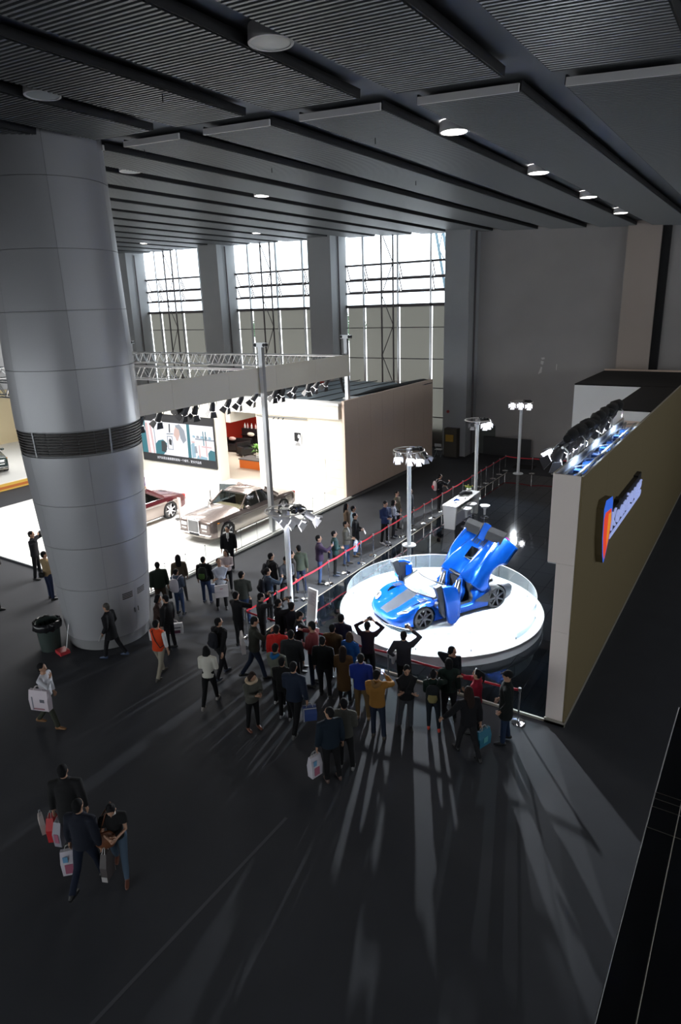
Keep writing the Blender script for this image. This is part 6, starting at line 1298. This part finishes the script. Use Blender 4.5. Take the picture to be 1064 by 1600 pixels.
for P_ in PEOPLE:
    t, W, H_, A, up_, dzz, who, rz = person(*P_)
    ext = P_[12]; pose = P_[5]; mid = (H_[0]+H_[1])/2
    if pose in ('photo',) : gadget(W(mid + Vector((0,.02,.02))), rz, 'camera', 'black camera held up by the one in ' + who)
    for e in ext:
        if e == 'camera' and pose != 'photo': gadget(W(H_[1] + Vector((-.04,.03,.02))), rz, 'camera', 'black camera held up by the one in ' + who)
        if e == 'phone': gadget(W(H_[1] + Vector((-.03,.02,.03))), rz, 'phone', 'phone in the raised hand of the one in ' + who)
        if e in ('papers', 'paper', 'paper_hand'):
            q = W(H_[0] + Vector((0,.03,-.04))); o = MB().box(-.08,.08,-.004,.004,-.11,.11).build('leaflet', mat('leaflet_white', (.62,.60,.58), .7), None, loc=q); o.rotation_euler = (R(25), 0, rz); tag(o, 'white leaflet held by the one in ' + who, 'leaflet')
        if e.startswith('backpack'):
            c, tr = {'backpack_white': ((.42,.40,.44), (.36,.34,.38)), 'backpack_green': ((.014,.016,.014), (.06,.12,.03)), 'backpack_black': ((.012,.013,.018), None), 'backpack_whitered': ((.48,.40,.42), (.40,.04,.06)), 'backpack_yellow': ((.012,.014,.016), (.20,.17,.07))}[e]
            backpack(W, up_, dzz, rz, c, {'backpack_white': 'white', 'backpack_green': 'black and green', 'backpack_black': 'black', 'backpack_whitered': 'white and red', 'backpack_yellow': 'black and yellow'}[e] + ' backpack worn by the one in ' + who, tr)
        if e == 'bag_blue': shopping_bag(W(H_[0] + Vector((-.10,-.25,-.42))), rz+.6, .42, .36, .12, (.02,.22,.55), 'bright blue shopping bag on the arm of the one at the left picture edge', ((-.3,.3,.3,.6,(.2,.4,.65)),))
        if e == 'waist_bag': tag(MB().tube([(-.12,0,0),(-.05,-.03,0),(.05,-.03,0),(.12,0,0)], [(.04,.06),(.06,.085),(.06,.085),(.04,.06)], 10, up=(0,0,1)).build('waist_bag', cloth((.01,.01,.01)), None, 60, loc=W(up_(.98+dzz, -.19))), 'black waist bag on the back of the tan shirt', 'bag').rotation_euler = (0, 0, rz)
        if e == 'tote_back': shopping_bag(W(Vector((.33,.06,1.32))), rz+R(82), .46, .50, .14, (.50,.44,.48), 'large pale pink paper carrier hanging from the shoulder of the white top', ((-.35,-.3,.05,.7,(.2,.2,.25)), (-.3,.3,.08,.14,(.25,.1,.12)), (.1,.35,.45,.6,(.08,.08,.1))), (.6,.55,.55))
        if e == 'bags_red':
            shopping_bag(W(H_[0] + Vector((-.08,.06,.0))), rz, .12, .46, .28, (.45,.015,.02), 'red shopping bag carried by the tall one in a dark coat'); shopping_bag(W(H_[0] + Vector((-.24,.04,.06))), rz+.5, .07, .36, .22, (.42,.36,.34), 'narrow white bag swinging left of the red shopping bag'); shopping_bag(W(H_[0] + Vector((.10,-.06,.0))), rz-.3, .14, .46, .28, (.25,.24,.28), 'grey-white bag with pink lettering right of the red shopping bag', ((-.3,.3,.2,.6,(.35,.10,.16)),))
        if e == 'bag_white_low':
            front = 'walking' in P_[13]
            shopping_bag(W(H_[0] + Vector((-.05,.0,.0))), rz+.4, .26, .46, .14, (.50,.47,.52), 'white carrier bag held low by the one in ' + who, ((-.3,.2,.1,.5,(.35,.12,.16)), (-.35,-.05,.6,.85,(.12,.28,.45))))
            if front: shopping_bag(W(H_[1] + Vector((.05,.0,.05))), rz, .10, .50, .24, (.06,.05,.05), 'dark slim bag with a pale base in the right hand of the front walker', ((-.5,.5,.0,.2,(.35,.33,.33)),), (.5,.5,.5))
        if e == 'brown_bag':
            q = thing('shoulder_bag', W(Vector((.16,.16,.98))), rz, 'brown leather shoulder bag on the one in the white-collared black top', 'bag'); MB().tube([(0,0,-.17),(0,.02,-.08),(0,.01,.05),(0,0,.12)], [(.12,.05),(.17,.085),(.155,.07),(.09,.03)], 12, up=(0,1,0)).build('pouch', mat('brown_leather', (.13,.045,.018), .5), q, 60); MB().tube([(.08,0,.10),(-.05,-.02,.45),(-.20,-.05,.52),(-.12,-.22,.50),(.10,-.20,.2),(.12,-.02,.10)], .012, 6).build('strap', mat('brown_leather', (.13,.045,.018), .5), q, 60)
        if e == 'briefcase': q = thing('briefcase', W(H_[1] + Vector((.02,.05,0))), rz, 'dark briefcase at the side of the dark green jacket', 'bag'); MB().box(-.05,.05,-.2,.2,-.36,-.06).build('case', M_blackm, q); MB().tube([(0,-.06,-.06),(0,-.05,0),(0,.05,0),(0,.06,-.06)], .01, 5).build('handle', M_blackm, q)
        if e == 'white_purse': shopping_bag(W(H_[0] + Vector((-.04,0,.12))), rz, .24, .22, .12, (.40,.40,.36), 'small pale handbag of the long-haired one in a tan coat')
        if e == 'bag_small_blue': shopping_bag(W(H_[1]), rz, .2, .3, .1, (.20,.25,.40), 'small pale blue bag beside the jeans of the green backpack wearer')
        if e == 'bag_white_front': shopping_bag(W(Vector((.02,.24,1.03))), rz, .40, .40, .12, (.58,.54,.56), 'white carrier bag hanging before the one with crossed arms', ((-.1,.12,.72,.78,(.4,.1,.15)),), (.5,.5,.5))
        if e == 'bag_car': shopping_bag(W(H_[1] + Vector((.12,.05,-.04))), rz+R(120), .44, .32, .14, (.50,.50,.52), 'white carrier bag with a dark red picture by the black suit', ((-.35,.35,.12,.4,(.10,.02,.05)), (-.4,.1,.6,.7,(.1,.1,.12))), (.6,.6,.6))
        if e == 'tote_side': shopping_bag(W(Vector((-.10,-.27,1.32))), rz, .42, .46, .10, (.46,.43,.43), 'white tote bag on the shoulder of the dark olive jacket', ((-.3,.3,.1,.5,(.25,.2,.22)),), (.6,.6,.6))
        if e == 'bag_stripe': shopping_bag(W(mid + Vector((0,.05,.0))), rz, .32, .34, .12, (.45,.46,.52), 'red, white and blue striped shopping bag before the tweed jacket', ((-.5,.5,.12,.3,(.02,.12,.40)), (-.5,.5,.45,.58,(.45,.08,.05)), (-.5,.5,.72,.84,(.05,.15,.4))), (.3,.15,.1))
        if e == 'coat_arm': tag(MB().tube([(0,.0,.10),(0,.02,0),(0,0,-.22)], [(.05,.06),(.07,.09),(.05,.07)], 10, up=(1,0,0)).build('folded_coat', cloth((.012,.014,.03)), None, 60, loc=W(A[0][1]*.3 + H_[0]*.7 + Vector((0,.10,-.04)))), 'dark folded coat over the arm of the maroon and navy jacket', 'coat')
        if e == 'bag_plastic': shopping_bag(W(Vector((.30,.0,1.05))), rz, .26, .40, .14, (.50,.50,.53), 'white plastic carrier bag between the bright blue jacket and the photographer', ((-.2,.1,.4,.6,(.4,.15,.15)),), (.5,.5,.5))
        if e == 'bag_bluewhite': shopping_bag(W(H_[1] + Vector((.02,.05,0))), rz+.5, .30, .34, .12, (.03,.06,.20), 'dark blue bag with white edges beside the plaid navy jacket', ((-.5,-.42,.0,1.0,(.4,.4,.45)), (-.5,.5,.92,1.0,(.4,.4,.45))), (.5,.5,.5))
        if e == 'bag_teal': shopping_bag(W(H_[1] + Vector((.06,-.02,.0))), rz+.3, .34, .38, .12, (.02,.13,.20), 'teal shopping bag with a pale round emblem', ((-.18,.18,.25,.6,(.08,.28,.30)),), (.3,.4,.4))
        if e == 'strap': tag(MB().tube([W(up_(1.43+dzz,.06,-.12)), W(up_(1.30+dzz,.145,-.03)), W(up_(1.15+dzz,.15,.06)), W(up_(1.0+dzz,.135,.16))], .012, 6).tube([W(up_(1.43+dzz,.06,-.12)), W(up_(1.42+dzz,-.08,-.10)), W(up_(1.2+dzz,-.15,.03)), W(up_(1.0+dzz,-.12,.16)), W(up_(1.0+dzz,.135,.16))], .012, 6).build('cross_strap', M_blackm, t, world=False) if False else MB().tube([up_(1.45+dzz,.05,-.11)*(P_[2]/1.72), up_(1.30+dzz,.155,-.03)*(P_[2]/1.72), up_(1.15+dzz,.16,.06)*(P_[2]/1.72), up_(1.0+dzz,.15,.16)*(P_[2]/1.72), up_(1.0+dzz,-.14,.16)*(P_[2]/1.72), up_(1.2+dzz,-.16,.03)*(P_[2]/1.72), up_(1.42+dzz,-.10,-.10)*(P_[2]/1.72)], .013, 6, closed=True).build('cross_strap', M_blackm, t))
bpy.data.scenes.remove(WS)
#@@NEXT
